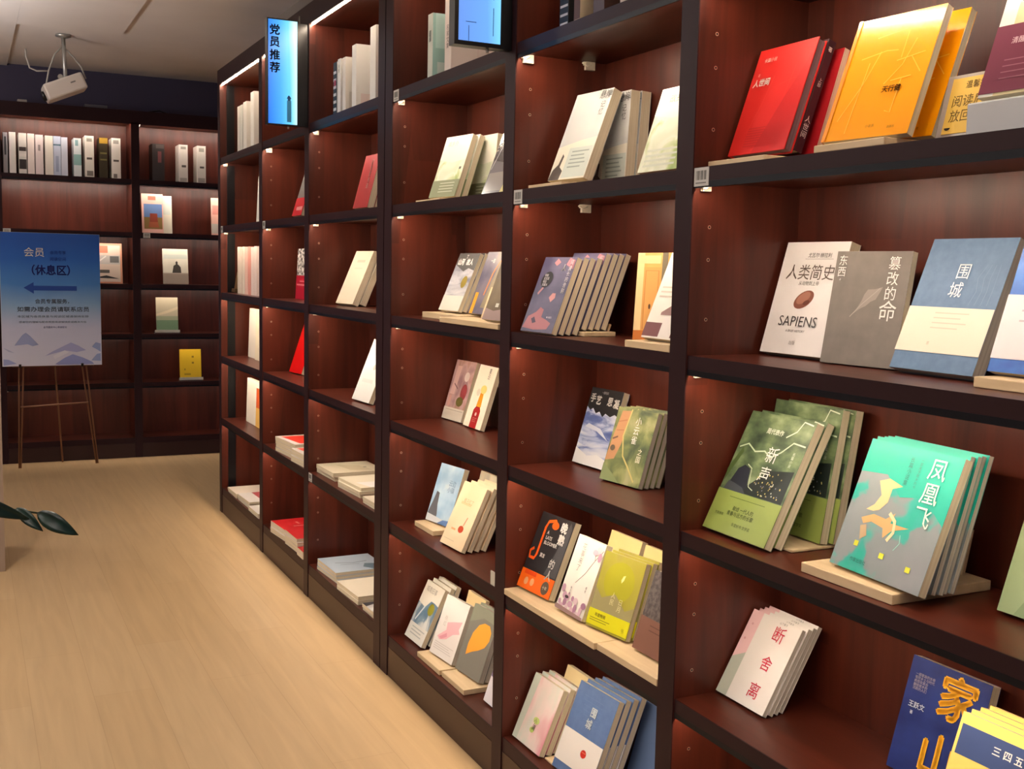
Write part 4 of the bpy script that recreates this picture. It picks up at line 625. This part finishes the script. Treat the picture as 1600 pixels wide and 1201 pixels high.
m = MB(); m.box((0.012, 0.010, 0.02), (0.085, 0.016, 0.115), mat((120, 92, 58), 0.4, 0.4)); m.build('card', o, 0.001)
tag(o, 'small bronze card holder beside the pink and white row', 'card holder')
book('broad cream book facing out, in the last bay above the white and orange one', (0.135, 6.262, 0.9065), 0, 2, 0.19, 0.275, 0.02, (232, 226, 212), group=GF)
book('broad ivory book facing out beside its cream neighbour', (0.125, 6.060, 0.9065), 0, 2, 0.19, 0.275, 0.02, (234, 224, 198), group=GF)
book('white book with orange and yellow panel facing out, near the bottom of the last bay', (0.105, 6.185, 0.5510), 0, 2, 0.32, 0.245, 0.02, (232, 226, 212), group=GF, art=[('p', (214, 92, 36), [(0.70, 0.42), (1, 0.42), (1, 0.86), (0.70, 0.86)]), ('p', (236, 190, 100), [(0.70, 0.0), (1, 0.0), (1, 0.42), (0.70, 0.42)])])
pile('cream magazine lying flat at the far end of the bottom shelf', 0.010, 6.225, 0.1455, 0.215, 0.21, 0.0135, 2, (222, 208, 192), [], 1, GF)
pile('white magazine with dusty red patch lying flat', 0.014, 5.985, 0.1455, 0.25, 0.215, 0.012, 3, (214, 208, 202), [('p', (172, 76, 80), [(0.0, 0.35), (0.8, 0.35), (1, 1), (0, 1)])], 1, GF)
pile('white magazine lying flat beside the divider in the last bay', 0.004, 5.700, 0.1455, 0.215, 0.20, 0.012, 2, (220, 214, 206), [], 0, GF)

# ---- end wall bookcase
GK = 'books on the end wall bookcase'
for x, sw, H, col, art, d in (
    (-1.036, 0.028, 0.275, (150, 150, 156), [((50, 50, 56), (0.3, 0.45, 0.7, 0.9))], 'grey spined binder with dark lettering at the near end of the far top row'),
    (-0.998, 0.042, 0.280, (214, 212, 208), [], 'white book beside the grey binder in the far top row'),
    (-0.938, 0.050, 0.278, (206, 204, 198), [((40, 34, 34), (0.05, 0.12, 0.95, 0.36)), ((60, 50, 48), (0.05, 0.56, 0.95, 0.66)), ((220, 216, 210), (0.05, 0.42, 0.95, 0.5))], 'white spined book with black blocks in the far top row'),
    (-0.882, 0.044, 0.278, (220, 210, 204), [], 'plain white book after the black-blocked spine'),
    (-0.832, 0.050, 0.274, (216, 204, 204), [((150, 140, 140), (0.35, 0.6, 0.65, 0.75))], 'pinkish white book with small grey lettering'),
    (-0.770, 0.052, 0.272, (220, 216, 206), [], 'ivory book before the pale blue pair in the far top row'),
    (-0.716, 0.048, 0.272, (180, 192, 214), [((90, 120, 140), (0.0, 0.76, 1, 0.80)), ((150, 162, 190), (0.3, 0.1, 0.7, 0.5))], 'pale blue spined book with dark line'),
    (-0.666, 0.042, 0.268, (196, 204, 220), [], 'bluish white book right after the pale blue spine'),
    (-0.584, 0.050, 0.268, (206, 216, 218), [((130, 170, 168), (0, 0.30, 1, 0.58)), ((120, 160, 166), (0.2, 0.8, 0.6, 0.95))], 'white and teal striped spine book standing apart'),
    (-0.510, 0.060, 0.290, (220, 216, 206), [((150, 146, 136), (0.2, 0.86, 0.8, 0.94)), ((90, 86, 80), (0.2, 0.43, 0.8, 0.48)), ((120, 116, 108), (0.2, 0.04, 0.9, 0.16))], 'ivory spine book with grey bars before the dark green one'),
    (-0.414, 0.056, 0.282, (52, 44, 24), [((166, 132, 40), (0, 0.86, 1, 1.0)), ((110, 104, 60), (0.1, 0.60, 0.9, 0.64)), ((110, 104, 60), (0.1, 0.44, 0.9, 0.48))], 'dark olive spine book with gold top'),
    (-0.332, 0.062, 0.286, (220, 216, 208), [((150, 146, 138), (0.2, 0.86, 0.8, 0.95)), ((90, 86, 80), (0.2, 0.42, 0.8, 0.47)), ((120, 116, 108), (0.2, 0.02, 0.6, 0.12))], 'ivory spine book with grey bars at the divider end of its row'),
    (-0.052, 0.085, 0.266, (48, 42, 42), [((120, 70, 72), (0.45, 0.5, 0.75, 0.8)), ((80, 74, 72), (0.3, 0.88, 0.95, 0.98))], 'thick black book with reddish lettering in the far top row'),
    (0.136, 0.062, 0.272, (220, 214, 206), [((150, 146, 138), (0.2, 0.88, 0.8, 0.95)), ((90, 86, 80), (0.3, 0.40, 0.8, 0.46)), ((170, 166, 158), (0.1, 0.02, 0.9, 0.12))], 'ivory spine book next to the thick black book'),
    (0.266, 0.062, 0.272, (214, 210, 202), [((150, 150, 140), (0.2, 0.84, 0.8, 0.94)), ((80, 78, 76), (0.3, 0.40, 0.8, 0.45)), ((160, 158, 150), (0.1, 0.02, 0.9, 0.14))], 'ivory spine book standing alone near the long bookcase')):
    spine_book(d, (x, 8.455, 2.0155), sw, 0.16, H, col, art=art, group=GK, axis='x')
def wbook(label, x, z, W, H, T, col, art=(), tilt=8, y=8.455, name='book', group=GK, text=()):
    b = book(label, (x, y, z), 90, tilt, W, H, T, col, art=art, group=group, text=text, name=name); return b
wbook('pink magazine with a red chair under blue sky on its cover', -0.128, 1.641, 0.150, 0.285, 0.012, (226, 176, 162), [('r', (96, 124, 172), (0.1, 0.40, 0.95, 0.74)), ('r', (132, 106, 60), (0.1, 0.10, 0.95, 0.40)), ('p', (136, 58, 40), [(0.36, 0.28), (0.74, 0.28), (0.72, 0.50), (0.38, 0.50)]), ('p', (160, 86, 56), [(0.30, 0.14), (0.80, 0.14), (0.74, 0.28), (0.34, 0.28)]), ('r', (206, 96, 76), (0.3, 0.84, 0.66, 0.94))], 7)
wbook('ivory magazine overlapped by the pink chair magazine', 0.004, 1.641, 0.085, 0.275, 0.012, (220, 214, 196), [('r', (200, 206, 196), (0.2, 0.5, 0.9, 0.8))], 5, 8.49)
wbook('pinkish magazine half hidden at the end of the long bookcase', 0.368, 1.641, 0.19, 0.275, 0.012, (224, 176, 160), [('r', (206, 140, 128), (0.04, 0.55, 0.6, 0.8)), ('r', (196, 190, 180), (0.0, 0.04, 0.7, 0.3))], 5)
wbook('orange and white interior design magazine beside the blue poster', -0.488, 1.272, 0.220, 0.290, 0.012, (226, 160, 130), [('r', (224, 206, 190), (0.06, 0.04, 0.94, 0.95)), ('r', (222, 132, 104), (0.1, 0.76, 0.56, 0.94)), ('r', (200, 196, 190), (0.06, 0.48, 0.94, 0.70)), ('l', (236, 232, 226), [(0.2, 0.50), (0.5, 0.68)], 0.04), ('r', (110, 110, 108), (0.62, 0.52, 0.9, 0.68)), ('r', (90, 88, 84), (0.1, 0.26, 0.6, 0.34)), ('p', (40, 40, 40), [(0.1, 0.14), (0.5, 0.20), (0.9, 0.12)])], 8)
wbook('white book with dark silhouette of a seated figure, far middle shelf', 0.018, 1.272, 0.180, 0.262, 0.02, (222, 218, 200), [('r', (198, 206, 194), (0.04, 0.72, 0.98, 0.84)), ('p', (70, 66, 60), [(0.36, 0.32), (0.72, 0.32), (0.70, 0.48), (0.62, 0.55), (0.58, 0.56), (0.59, 0.62), (0.55, 0.66), (0.50, 0.62), (0.51, 0.56), (0.42, 0.52)]), ('r', (160, 146, 132), (0.0, 0.0, 1.0, 0.30)), ('r', (186, 172, 156), (0.0, 0.29, 1.0, 0.32))], 10)
def ledge(label, x, z, W, y=8.44):
    o = empty('book_easel', (x, y, z)); m = MB(); m.box((0, 0, 0), (W, 0.07, 0.006), ACRYLIC); m.build('base', o, 0.001)
    m = MB(); m.box((0, 0, 0.006), (W, 0.005, 0.026), mat((206, 204, 190), 0.2, 0, 0.3)); m.build('front_lip', o, 0.001)
    tag(o, label, 'book stand', 'clear stands on the end wall bookcase')
wbook('sage green and cream landscape cover book on a clear stand', -0.036, 0.9165, 0.155, 0.255, 0.016, (206, 196, 166), [('r', (120, 150, 118), (0.0, 0.0, 1.0, 0.34)), ('p', (226, 212, 180), [(0.0, 0.52), (0.5, 0.62), (1, 0.74), (1, 0.66), (0.5, 0.54), (0, 0.46)]), ('r', (170, 178, 146), (0, 0.34, 1, 0.46))], 6, 8.452)
ledge('clear stand under the sage green landscape book', -0.050, 0.9065, 0.18)
wbook('bright yellow book on a clear stand on the lower far shelf', 0.130, 0.5605, 0.155, 0.225, 0.018, (230, 190, 40), [('r', (150, 120, 30), (0.56, 0.72, 0.66, 0.78)), ('r', (150, 120, 30), (0.56, 0.52, 0.66, 0.58)), ('r', (166, 134, 34), (0.2, 0.30, 0.26, 0.36)), ('r', (186, 150, 36), (0.2, 0.14, 0.5, 0.2))], 6, 8.452)
ledge('clear stand under the bright yellow book', 0.122, 0.5505, 0.175)
m = MB(); m.box((0.392, 8.672, 0.325), (0.462, 8.6745, 0.477), mat((150, 122, 78), 0.7)); tag(m.build('notice_card'), 'small tan card fixed low on the far bookcase back', 'notice')
m = MB(); m.box((-0.937, 8.50, 2.4975), (-0.876, 8.56, 2.527), mat((190, 186, 180), 0.5)); tag(m.build('adapter_box', None, 0.004), 'small white adapter on top of the far bookcase', 'adapter')
m = MB(); m.box((-0.502, 8.50, 2.4975), (-0.350, 8.60, 2.530), mat((104, 104, 112), 0.5)); m.box((-0.340, 8.50, 2.4975), (-0.318, 8.53, 2.512), mat((104, 104, 112), 0.5)); tag(m.build('power_supply', None, 0.003), 'flat grey power supply on top of the far bookcase', 'power supply')
m = MB(); m.tube([(-0.14 + 0.05 * k, 8.52, 2.503 + 0.022 * max(0, sin(k * 1.1 - 1.6))) for k in range(8)], 0.006, BLACK, 8); tag(m.build('cable'), 'black cable looped on top of the far bookcase', 'cable')

# ------------------------------------------------------------------ lit blade signs
def screen_mat(name, stops):
    m, nt, b = nodes(name); N = nt.nodes.new
    tc = N('ShaderNodeTexCoord'); sp = N('ShaderNodeSeparateXYZ'); r = N('ShaderNodeValToRGB'); nt.links.new(tc.outputs['Generated'], sp.inputs[0])
    mx = N('ShaderNodeMath'); mx.operation = 'MULTIPLY_ADD'; mx.inputs[1].default_value = 0.12; nt.links.new(sp.outputs['Z'], mx.inputs[0]); nt.links.new(sp.outputs['X'], mx.inputs[2]); nt.links.new(mx.outputs[0], r.inputs[0])
    while len(r.color_ramp.elements) < len(stops): r.color_ramp.elements.new(0.5)
    for e, (p, c) in zip(r.color_ramp.elements, stops): e.position = p; e.color = lin(c)
    b.inputs['Base Color'].default_value = (0, 0, 0, 1); nt.links.new(r.outputs[0], b.inputs['Emission Color']); b.inputs['Emission Strength'].default_value = 1.55; b.inputs['Roughness'].default_value = 0.3
    return m
def sign(label, x0, x1, y, z0, z1, xw, scr, bez, draw):
    o = empty('blade_sign', (x0, y, z0)); w_, h_ = x1 - x0, z1 - z0
    m = MB(); m.box((0, 0.002, 0), (w_, 0.034, h_), BLACK)
    m.box((0, -0.002, 0), (bez, 0.002, h_), BLACK); m.box((w_ - bez, -0.002, 0), (w_, 0.002, h_), BLACK); m.box((bez, -0.002, 0), (w_ - bez, 0.002, bez), BLACK); m.box((bez, -0.002, h_ - bez), (w_ - bez, 0.002, h_), BLACK); m.build('case', o)
    m = MB(); m.box((bez + 0.0002, -0.0004, bez + 0.0002), (w_ - bez - 0.0002, 0.0016, h_ - bez - 0.0002), scr); m.build('lit_panel', o)
    m = MB(); draw(m, bez, w_ - bez, h_); m.build('print', o)
    m = MB(); m.box((w_, 0.004, 0), (xw - x0, 0.030, h_ - 0.01), BLACK); m.build('wall_bracket', o)
    m = MB(); m.tube([(w_ + 0.008, 0.012, h_ - 0.010), (w_ + 0.008, 0.012, h_ + 0.022)], 0.003, STEEL, 8); m.build('bolt', o); m = MB(); m.tube([(w_ * 0.7, 0.012, 0.0), (w_ * 0.7, 0.012, -0.012)], 0.004, STEEL, 8); m.build('bolt', o)
    return tag(o, label, 'sign', 'lit blade signs')
INKB = mat((10, 14, 66), 0.5)
def draw1(m, a, b, h):
    for i, ch in enumerate('党员推荐'): put_text(m, ch, a + 0.027, h - 0.024 - i * 0.050, 0.044, INKB, -0.0012, 0.035, 'C')
    t = mat((60, 150, 206), 0.5); x = b - 0.034
    m.box((x - 0.009, -0.0011, 0.014), (x + 0.009, -0.0009, 0.100), t); m.box((x - 0.006, -0.0011, 0.100), (x + 0.006, -0.0009, 0.108), mat((20, 90, 150), 0.5)); m.poly([(x - 0.010, -0.0011, 0.108), (x + 0.010, -0.0011, 0.108), (x + 0.004, -0.0011, 0.117), (x - 0.002, -0.0011, 0.122), (x - 0.006, -0.0011, 0.116)], mat((16, 70, 130), 0.5))
sign('tall blue lit sign with dark vertical characters at the edge of the bookcase', -0.1715, -0.042, 4.57, 2.0, 2.424, -0.0005, screen_mat('blue_sign', ((0.0, (40, 118, 232)), (0.45, (70, 170, 246)), (0.8, (110, 214, 250)), (1.0, (206, 250, 255)))), 0.0045, draw1)
def draw2(m, a, b, h):
    g = mat((70, 116, 190), 0.5)
    for k in range(4): m.box((b - 0.022, -0.0011, 0.03 + k * 0.09), (b - 0.020, -0.0009, 0.10 + k * 0.09), g)
    m.box((a + 0.02, -0.0011, 0.058), (a + 0.05, -0.0009, 0.060), g); m.box((a + 0.028, -0.0011, 0.012), (a + 0.030, -0.0009, 0.05), g)
sign('blue lit sign with black frame cut off by the top of the picture', -0.165, -0.024, 2.655, 1.998, 2.424, -0.0005, screen_mat('pale_blue_sign', ((0.0, (104, 150, 232)), (0.7, (110, 170, 244)), (1.05, (130, 214, 255)))), 0.011, draw2)

# ------------------------------------------------------------------ easel and poster
BRASS = mat((136, 100, 78), 0.4, 0.4)
o = empty('easel', (-0.76, 8.22, 0))
def rod(name, a, b, r=0.006, s=None):
    m = MB(); off = Vector(o.location); m.tube([Vector(a) - off, Vector(b) - off], r, BRASS, 10); return m.build(name, o)
for f, (a1, b1), (a2, b2) in (((-0.990, 8.175, 0), (-0.978, 8.20), (-0.948, 8.20)), ((-0.489, 8.215, 0), (-0.585, 8.225), (-0.555, 8.225))):
    m = MB(); off = Vector(o.location)
    m.tube([Vector((f[0] - 0.004, f[1], 0.004)) - off, Vector((a1, b1, 0.78)) - off, Vector((a1 - (a1 + 0.765) * 0.25, b1 + 0.02, 1.45)) - off], 0.0055, BRASS, 8)
    m.tube([Vector((f[0] + 0.006, f[1], 0.004)) - off, Vector((a2, b2, 0.78)) - off, Vector((a2 - (a2 + 0.765) * 0.25, b2 + 0.02, 1.45)) - off], 0.0055, BRASS, 8)
    m.build('leg', o)
m = MB(); m.tube([Vector((-0.705, 8.345, 0.004)) - off, Vector((-0.748, 8.30, 0.72)) - off, Vector((-0.765, 8.245, 1.45)) - off], 0.0065, BRASS, 8); m.build('leg', o)
rod('crossbar', (-0.974, 8.178, 0.425), (-0.540, 8.206, 0.440)); rod('ledge', (-1.02, 8.172, 0.706), (-0.50, 8.190, 0.706), 0.007); rod('top_joint', (-0.95, 8.222, 1.45), (-0.58, 8.246, 1.45))
for x in (-0.975, -0.58):
    m = MB(); yy = 8.176 + (x + 1.02) * 0.03; m.box(Vector((x - 0.008, 8.128 + (x + 1.083) * 0.0384 - 0.008, 0.700)) - off, Vector((x + 0.008, yy, 0.707)) - off, BLACK); m.box(Vector((x - 0.008, 8.128 + (x + 1.083) * 0.0384 - 0.008, 0.707)) - off, Vector((x + 0.008, 8.128 + (x + 1.083) * 0.0384 - 0.004, 0.722)) - off, BLACK); m.build('hook', o)
tag(o, 'thin bronze rod easel standing before the far bookcase', 'easel')
p = empty('poster_board', (-1.083, 8.128, 0.7085), (R(-1.5), 0, R(2.2)))
PW, PH = 0.632, 0.900
def poster_mat():
    m, nt, b = nodes('blue_poster'); N = nt.nodes.new
    tc = N('ShaderNodeTexCoord'); sp = N('ShaderNodeSeparateXYZ'); nz = N('ShaderNodeTexNoise'); nz.inputs['Scale'].default_value = 2.2; mx = N('ShaderNodeMath'); mx.operation = 'MULTIPLY_ADD'; mx.inputs[1].default_value = 0.10; r = N('ShaderNodeValToRGB')
    nt.links.new(tc.outputs['Generated'], sp.inputs[0]); nt.links.new(tc.outputs['Generated'], nz.inputs['Vector']); nt.links.new(nz.outputs['Fac'], mx.inputs[0]); nt.links.new(sp.outputs['Z'], mx.inputs[2]); nt.links.new(mx.outputs[0], r.inputs[0]); nt.links.new(r.outputs[0], b.inputs['Base Color'])
    st = ((0.05, (206, 208, 226)), (0.34, (190, 194, 218)), (0.50, (134, 168, 202)), (0.66, (66, 124, 190)), (0.85, (28, 92, 176)), (1.0, (16, 78, 164)))
    while len(r.color_ramp.elements) < len(st): r.color_ramp.elements.new(0.5)
    for e, (q, c) in zip(r.color_ramp.elements, st): e.position = q; e.color = lin(c)
    b.inputs['Roughness'].default_value = 0.4; return m
m = MB(); m.box((0, 0.0, 0), (PW, 0.010, PH), mat((206, 208, 214), 0.5)); m.build('board', p)
m = MB(); m.box((0.001, -0.0012, 0.001), (PW - 0.001, -0.0002, PH - 0.001), poster_mat()); m.build('print_sheet', p)
m = MB()
def hill(c, pts, y=-0.0016): m.poly([(u * PW, y, v * PH) for u, v in pts], mat(c, 0.5))
hill((146, 158, 200), [(0.12, 0.155), (0.20, 0.235), (0.235, 0.252), (0.28, 0.225), (0.36, 0.16), (0.30, 0.150), (0.25, 0.165)])
hill((160, 164, 208), [(0.42, 0.075), (0.50, 0.11), (0.60, 0.145), (0.685, 0.175), (0.76, 0.15), (0.84, 0.115), (0.74, 0.10), (0.62, 0.115), (0.55, 0.10)]); hill((138, 148, 200), [(0.52, 0.012), (0.62, 0.06), (0.70, 0.085), (0.80, 0.06), (0.90, 0.025), (0.92, 0.006), (0.55, 0.006)], -0.0019)
hill((142, 158, 202), [(0.90, 0.14), (0.94, 0.175), (0.99, 0.165), (0.99, 0.10), (0.95, 0.12)]); hill((142, 158, 202), [(0.89, 0.035), (0.95, 0.085), (0.99, 0.09), (0.99, 0.03)]); hill((150, 160, 208), [(0.01, 0.006), (0.14, 0.02), (0.06, 0.05), (0.01, 0.055)]); hill((168, 176, 206), [(0.01, 0.14), (0.06, 0.125), (0.12, 0.10), (0.06, 0.11)]); hill((214, 216, 230), [(0.52, 0.05), (0.66, 0.10), (0.62, 0.115), (0.5, 0.075)], -0.0019)
m.build('mountain_picture', p)
m = MB(); DB = mat((16, 34, 112), 0.5); MBL = mat((24, 66, 146), 0.5); GT = mat((84, 92, 104), 0.5); CT = mat((206, 200, 180), 0.5)
put_text(m, '会员', 0.150, 0.800, 0.066, CT, -0.0022, 0.0); put_text(m, '会员专享', 0.312, 0.782, 0.026, MBL, -0.0022, 0.02); put_text(m, '阅读空间', 0.312, 0.738, 0.026, MBL, -0.0022, 0.02)
put_text(m, '（休息区）', 0.316, 0.685, 0.072, DB, -0.0022, 0.035, 'C', 0.0, 0.92)
m.poly([(x, -0.0022, z) for x, z in ((0.142, 0.530), (0.205, 0.568), (0.205, 0.544), (0.478, 0.544), (0.478, 0.512), (0.205, 0.512), (0.205, 0.490))], MBL)
put_text(m, '会员专属服务，', 0.212, 0.455, 0.034, GT, -0.0022, 0.02); put_text(m, '如需办理会员请联系店员', 0.100, 0.402, 0.036, GT, -0.0022, 0.02, 'L', 0, 1.16)
put_text(m, '本区域为会员休息与阅读区域请保持安静', 0.100, 0.344, 0.017, GT, -0.0022, 0.0, 'L', 0, 1.48); put_text(m, '感谢您的理解与配合祝您阅读愉快欢迎再次光临', 0.108, 0.305, 0.014, GT, -0.0022, 0.0, 'L', 0, 1.46); put_text(m, '会员服务中心谢谢配合', 0.260, 0.270, 0.015, DB, -0.0022, 0.0)
m.build('lettering', p)
tag(p, 'blue poster board with left arrow and pale mountains, propped on the easel', 'poster')

# ------------------------------------------------------------------ ceiling projector
o = empty('projector', (-0.72, 7.40, 2.7895))
m = MB(); m.lathe([(0.0, 0.0), (0.045, 0.0), (0.045, -0.012), (0.02, -0.02), (0.0, -0.02)], STEEL, 20); m.build('ceiling_plate', o)
m = MB(); m.tube([(0, 0, -0.015), (0.01, 0, -0.30)], 0.012, STEEL, 12); m.build('pole', o)
m = MB(); m.tube([(-0.02, 0, -0.25), (-0.02, 0.03, -0.25)], 0.015, STEEL, 12); m.build('knob', o)
b_ = empty('body_joint', (0, 0, 0)); bpy.data.objects.remove(b_)
bm = MB(); a = R(24)
def tilt(pt): x, y, z = pt; return (x * cos(a) - z * sin(a) + 0.005, y, x * sin(a) + z * cos(a) - 0.315)
bb = MB(); bb.box((-0.125, -0.10, -0.05), (0.115, 0.10, 0.05), mat((206, 198, 190), 0.45)); bb.v = [tilt(q) for q in bb.v]; bb.build('body', o, 0.012)
bb = MB(); bb.tube([(-0.122, 0.02, -0.005), (-0.142, 0.02, -0.005)], 0.030, BLACK, 16); bb.v = [tilt(q) for q in bb.v]; bb.build('lens', o)
bb = MB(); bb.box((0.03, -0.102, 0.004), (0.06, -0.0995, 0.012), mat((120, 116, 112), 0.5)); bb.v = [tilt(q) for q in bb.v]; bb.build('badge', o)
for pts in ([(0.0, 0.0, -0.06), (-0.05, 0.01, -0.12), (-0.085, 0.01, -0.22), (-0.10, 0.0, -0.30)], [(0.0, 0, -0.07), (0.06, 0.01, -0.13), (0.10, 0.01, -0.18), (0.125, 0.0, -0.25)], [(-0.085, 0.02, -0.22), (-0.15, 0.03, -0.225), (-0.19, 0.03, -0.21), (-0.21, 0.03, -0.14), (-0.21, 0.03, -0.10)]):
    m = MB(); m.tube(pts, 0.005, mat((170, 166, 160), 0.5), 8); m.build('cable', o)
tag(o, 'white box projector hanging tilted from a ceiling pole with loose cables', 'projector')

# ------------------------------------------------------------------ plant reaching in from the side
o = empty('potted_plant', (-1.62, 2.50, 0))
m = MB(); m.lathe([(0.0, 0.0), (0.12, 0.0), (0.155, 0.30), (0.165, 0.32), (0.155, 0.32), (0.145, 0.29), (0.0, 0.285)], mat((176, 168, 158), 0.6), 28); m.build('pot', o)
m = MB(); m.lathe([(0.0, 0.292), (0.145, 0.292)], mat((40, 30, 24), 0.9), 20); m.build('soil', o)
LEAFM = noise_mat('dark_leaf', ((0.35, (8, 28, 20)), (0.7, (16, 46, 34))), (30, 30, 30), 3, 0.3)
STEM = mat((44, 52, 34), 0.6)
m = MB(); m.tube([(0, 0, 0.28), (0.02, 0.02, 0.55), (0.10, 0.05, 0.80), (0.26, 0.075, 0.905)], 0.006, STEM, 8, 0.0035); m.tube([(0.26, 0.075, 0.905), (0.36, 0.09, 0.895), (0.415, 0.095, 0.885), (0.462, 0.074, 0.878)], 0.0035, STEM, 8, 0.002); m.tube([(-0.01, 0, 0.28), (-0.06, 0.03, 0.6), (-0.12, 0.05, 0.95)], 0.006, STEM, 8, 0.003); m.build('stem', o)
def leaf(base, tip, side, wid, fold=0.25, sag=0.02):
    base, tip, side = Vector(base), Vector(tip), Vector(side).normalized(); ax = (tip - base); up = ax.cross(side).normalized()
    m = MB(); n = 10; rows = []
    for i in range(n + 1):
        t = i / n; wv = wid * (sin(pi * min(1, t ** 0.85)) ** 0.8) * (1 - 0.15 * t) if 0 < i < n else 0.0006
        c = base + ax * t + up * (-sag * 4 * t * (t - 1)); row = []
        for s in (-1, -0.5, 0, 0.5, 1): row.append(c + side * wv * s + up * (abs(s) * wv * fold))
        rows.append(row)
    i0 = len(m.v); m.v += [tuple(q) for r in rows for q in r]
    for i in range(n):
        for k in range(4): m.f.append((i0 + i * 5 + k, i0 + i * 5 + k + 1, i0 + (i + 1) * 5 + k + 1, i0 + (i + 1) * 5 + k)); m.mi.append(m.m(LEAFM)); m.smooth.append(True)
    ob = m.build('leaf', o); sd = ob.modifiers.new('thickness', 'SOLIDIFY'); sd.thickness = 0.0008
leaf((0.452, 0.074, 0.881), (0.531, 0.026, 0.835), (0.5, 0.1, 0.86), 0.0205, 0.2, 0.012)
leaf((0.412, 0.095, 0.890), (0.462, 0.060, 0.842), (0.6, 0.1, 0.75), 0.0140, 0.3, 0.006)
leaf((0.30, 0.09, 0.925), (0.437, 0.072, 0.868), (0.4, 0.1, 0.85), 0.0185, 0.3, 0.008)
for k in range(12):
    t = k * 2.4; b0 = Vector((-0.08 + 0.05 * cos(t), 0.04 + 0.05 * sin(t), 0.55 + 0.035 * k)); leaf(b0, b0 + Vector((0.13 * cos(t) - 0.05, 0.13 * sin(t), 0.03 - 0.01 * (k % 3))), (-sin(t), cos(t), 0.1), 0.026)
tag(o, 'dark glossy plant leaves reaching in over the wooden floor', 'plant')
